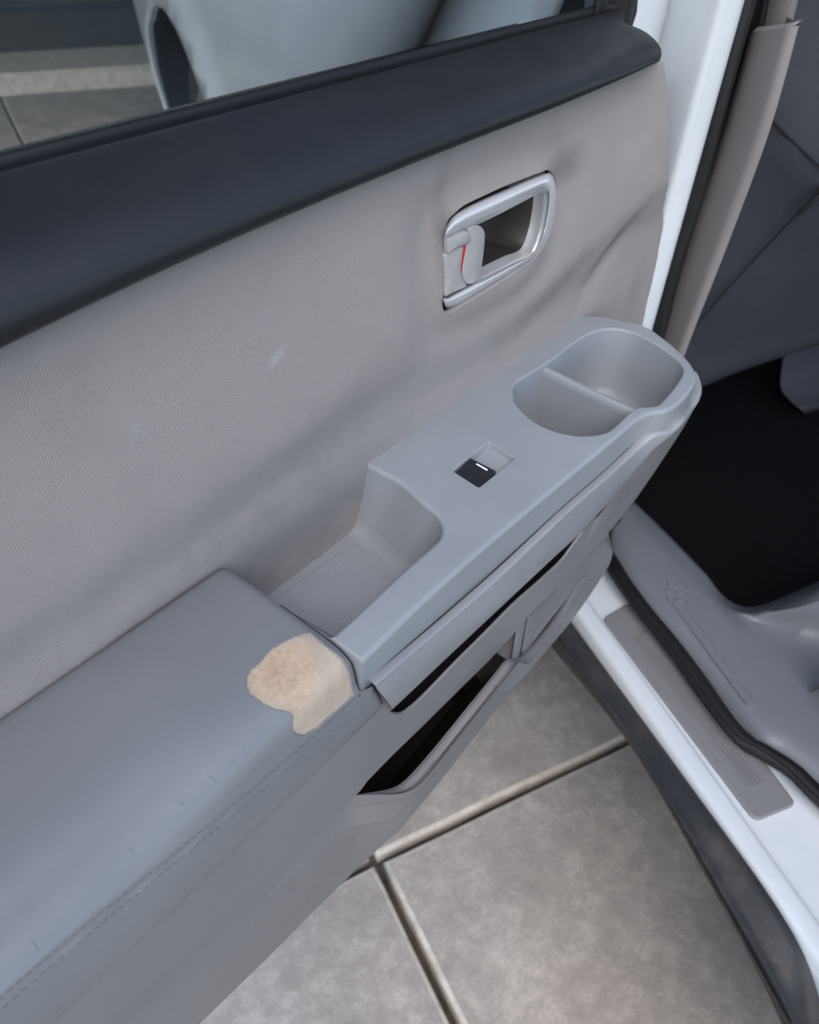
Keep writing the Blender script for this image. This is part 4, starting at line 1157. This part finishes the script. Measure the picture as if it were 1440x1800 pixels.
# ---- armrest pad
# section: distance s along the profile -> (y, z); x along the door
pad_prof = [(.3300, -.418), (.3262, -.408), (.3240, -.4015), (.318, -.3985), (.295, -.3965), (.270, -.3960), (.250, -.3965), (.235, -.3990), (.223, -.4045), (.2140, -.4120), (.2075, -.4215), (.2045, -.4300), (.2020, -.4400), (.2005, -.4520), (.2015, -.4640), (.2045, -.4760), (.2085, -.4840), (.2150, -.4870)]
pd = dense([Vector((0, a, b_)) for a, b_ in pad_prof], True, 12)
pad_end_prof = pad_prof[:7] + [(.2300, -.3968), (.2165, -.3992), (.2095, -.4045), (.2060, -.4120), (.2040, -.4220), (.2022, -.4360), (.2010, -.4500)] + pad_prof[14:]
pd2 = dense([Vector((0, a, b_)) for a, b_ in pad_end_prof], True, 12)
pl_ = [0]
for i in range(1, len(pd)): pl_.append(pl_[-1] + (pd[i] - pd[i - 1]).length)
SMAX = pl_[-1]
def padsec(s_, wx=0):
    s_ = max(0, min(SMAX, s_)); lo, hi = 0, len(pl_) - 1
    while hi - lo > 1:
        md = (lo + hi) // 2
        if pl_[md] <= s_: lo = md
        else: hi = md
    t = (s_ - pl_[lo]) / max(1e-9, pl_[hi] - pl_[lo]); q_ = pd[lo].lerp(pd[hi], t); return q_.lerp(pd2[lo].lerp(pd2[hi], t), wx) if wx else q_
XE = .2350
def S_pad(x, s_):
    p = padsec(s_, sstep(.07, .225, x))
    # left part slightly fuller and higher, end rounded over
    grow = sstep(.25, -.1, x)
    y = p.y - .004 * grow * sstep(.30, .21, p.y); z = p.z + .012 * grow * sstep(.235, .205, p.y)
    e = sstep(XE - .008, XE, x); drop = (1 - math.sqrt(max(0, 1 - e * e))) * (1 - sstep(SE - .010, SE, s_))
    z -= .0030 * drop * sstep(.206, .216, p.y); y += .0015 * drop * sstep(.22, .205, p.y)
    e2 = sstep(xend(s_) - .003, xend(s_), x) * sstep(SE, SE + .006, s_); y += .0012 * e2 * e2
    z += .0006 * noise.noise(Vector((x * 18, s_ * 22, 2)))
    # seam valley
    sw = s_ - SF(x); 
    fade = 1
    z += -.0010 * math.exp(-(sw / .0011) ** 2); y += .0010 * math.exp(-(sw / .0011) ** 2)
    rl = .0005 * (math.exp(-((sw - .0035) / .0022) ** 2) + math.exp(-((sw + .0035) / .0022) ** 2)); y -= rl; z += rl
    return V(x, y, z)
SEAM = 0
SE = pl_[141]
def SF(x): return lerp(SEAM, pl_[143], sstep(.0, .21, x))
def xend(s_): return XE + sstep(SE - .003, SE + .002, s_) * (.0118 + .42 * max(0, s_ - SE)) - .014 * sstep(SMAX - .014, SMAX, s_) ** 2
# find seam arc position (y about .2075)
SEAM = min((pl_[i] for i in range(len(pd)) if pd[i].z < -.41 and pd[i].y < .25), key=lambda s_: abs(padsec(s_).y - .2062))
def inv_pad(px_):
    best = None
    x, s_ = .2, SEAM * .8
    # coarse search then refine by projecting back on the image
    def err(x, s_):
        q = S_pad(x, s_); d = Vector((q.x, q.y, q.z - H))
        cx_ = sum(RC[i][0] * d[i] for i in range(3)); cy_ = sum(RC[i][1] * d[i] for i in range(3)); cz_ = sum(RC[i][2] * d[i] for i in range(3))
        return (720 + F_PX * cx_ / cz_ - px_[0]) ** 2 + (900 + F_PX * cy_ / cz_ - px_[1]) ** 2
    st_ = .04; cur = err(x, s_)
    while st_ > 1e-5:
        moved = False
        for a, b_ in ((1, 0), (-1, 0), (0, 1), (0, -1), (1, 1), (-1, -1), (1, -1), (-1, 1)):
            nx, ns = x + a * st_, s_ + b_ * st_
            if not (-.4 < nx < XE and 0 < ns < SMAX): continue
            e2 = err(nx, ns)
            if e2 < cur: x, s_, cur, moved = nx, ns, e2, True
        if not moved: st_ *= .6
    return (x, s_)
wz_ = [(170, 960), (185, 920), (250, 860), (300, 800), (350, 765), (440, 720), (520, 698), (562, 706), (600, 740), (640, 775), (680, 805), (740, 860), (780, 885), (805, 910),
       (785, 930), (795, 975), (803, 1030), (790, 1065), (740, 1110), (690, 1155), (640, 1195), (590, 1245), (550, 1265), (510, 1290), (480, 1288), (450, 1270), (436, 1230), (440, 1185), (425, 1160), (380, 1145), (340, 1138), (280, 1110), (220, 1070), (180, 1030)]
wpx = zoomed(380, 900, 3.2727, wz_)
hole_w = [inv_pad(p) for p in wpx]
hole_w = [(min(x, XE - .0035), s_) for x, s_ in hole_w]
hole_w = poly2(hole_w, 130)
hole_w = [(min(XE - .0028, x + .0008 * noise.noise(Vector((i * .7, 0, 0)))), s_ + .0008 * noise.noise(Vector((0, i * .9, 0)))) for i, (x, s_) in enumerate(hole_w)]
hole_w = [(x, min(s_, SF(x) - .0042 - .0006 * abs(noise.noise(Vector((x * 300, 3, 0)))))) for x, s_ in hole_w]
# boundary with a curved end at the front lower corner, as the pad tucks in beside the console
bnd = [(-.40, 0), (XE - .006, 0), (XE - .001, .006)] + [(xend(.006 + (SMAX - .006) * i / 40), .006 + (SMAX - .006) * i / 40) for i in range(1, 41)] + [(-.40, SMAX)]
bnd = densify(bnd, .005)
clean = []
for p in bnd:
    if not clean or math.dist(clean[-1], p) > .0004: clean.append(p)
def S_pad2(x, s_):
    return S_pad(x, s_)
bm = cdt(clean, [hole_w], .0030, S_pad2)
pad = link('armrest_pad', bm, MT['leather'], door, smooth=None)
# torn edge of the leatherette
def nrm_at(x, s_):
    a = S_pad(x + .001, s_) - S_pad(x - .001, s_); b_ = S_pad(x, s_ + .001) - S_pad(x, s_ - .001)
    n_ = a.cross(b_); n_.normalize()
    return n_ if n_.z - .6 * n_.y > 0 else -n_
TH = .0011
rows = [[S_pad(x, s_) - nrm_at(x, s_) * d_ for x, s_ in offset2(hole_w, ins)] for d_, ins in ((0, 0), (.0001, .00025), (.0005, .0005), (TH + .0003, .0002))]
link('torn_edge', grid_bm(rows, closed_u=True), MT['leather'], door, smooth=60)
hw2 = offset2(hole_w, -.0012)
bm = cdt(hw2, [], .0022, lambda x, s_: S_pad(min(x, XE - .001), s_) - nrm_at(min(x, XE - .001), s_) * (TH + .0002 * noise.noise(Vector((x * 300, s_ * 300, 0)))))
link('worn_patch', bm, MT['knit'], door, smooth=None, label='beige knit backing showing through worn grey armrest cover')
# end face of the pad towards tray and console
rows = [[S_pad(XE - .0001, (SE - .001) * i / 40) for i in range(41)], [S_pad(XE - .0001, (SE - .001) * i / 40) + Vector((.0008, .0, -.004)) for i in range(41)], [S_pad(XE, (SE - .001) * i / 40) + Vector((.0008, .004 * (i / 40) ** 3, -.07 * (1 - (i / 40) ** 3))) for i in range(41)]]
link('pad_end', grid_bm(rows), MT['leather'], door, smooth=60)
# double row of seam stitches
bm = bmesh.new(); ns = 0
for side in (-1, 1):
    x = -.02
    while x < XE + .005 :
        a = S_pad(x, SF(x) + side * .0030); b_ = S_pad(x + .0032, SF(x + .0032) + side * .0030 + .0004)
        nn_ = nrm_at(x, SF(x) + side * .0030); off = nn_ * .0002
        m_ = (a + b_) / 2 + nn_ * .00045
        tube([a + off * .1, m_, b_ + off * .1], .00024, 5, bm=bm, samples=4)
        x += .0046; ns += 1
link('stitching', bm, MT['thread'], door, smooth=60, kind='stuff')
# little cracks in the rolled edge
def crack(pts, r=.00013):
    P = [S_pad(*inv_pad(p)) for p in pts]
    return tube([p + Vector((0, 0, .00005)) for p in P], r * .8, 4, samples=8)
for pts in ([(55, 1652), (63, 1663), (69, 1672)], [(368, 1364), (376, 1370), (381, 1376)], [(403, 1338), (410, 1339), (414, 1342)], [(428, 1321), (436, 1324), (438, 1326)], [(310, 1410), (318, 1410), (322, 1417)], [(228, 1490), (232, 1495), (231, 1500)]):
    link('crack', crack(pts), MT['crack'], door)

# dark shut lines where the pad meets console and ledge
link('shut_line', tube([S_pad(XE, SE * t) + Vector((.0007, .0002, -.0012)) for t in [.45 + .55 * i / 14 for i in range(15)]], .0008, 6, samples=30), MT['black'], door)
link('shut_line', tube([S_pad(xend(s_), s_) + Vector((.0006, .0010, 0)) for s_ in [lerp(SE + .003, SMAX - .016, i / 8) for i in range(9)]], .0007, 6, samples=16), MT['black'], door)
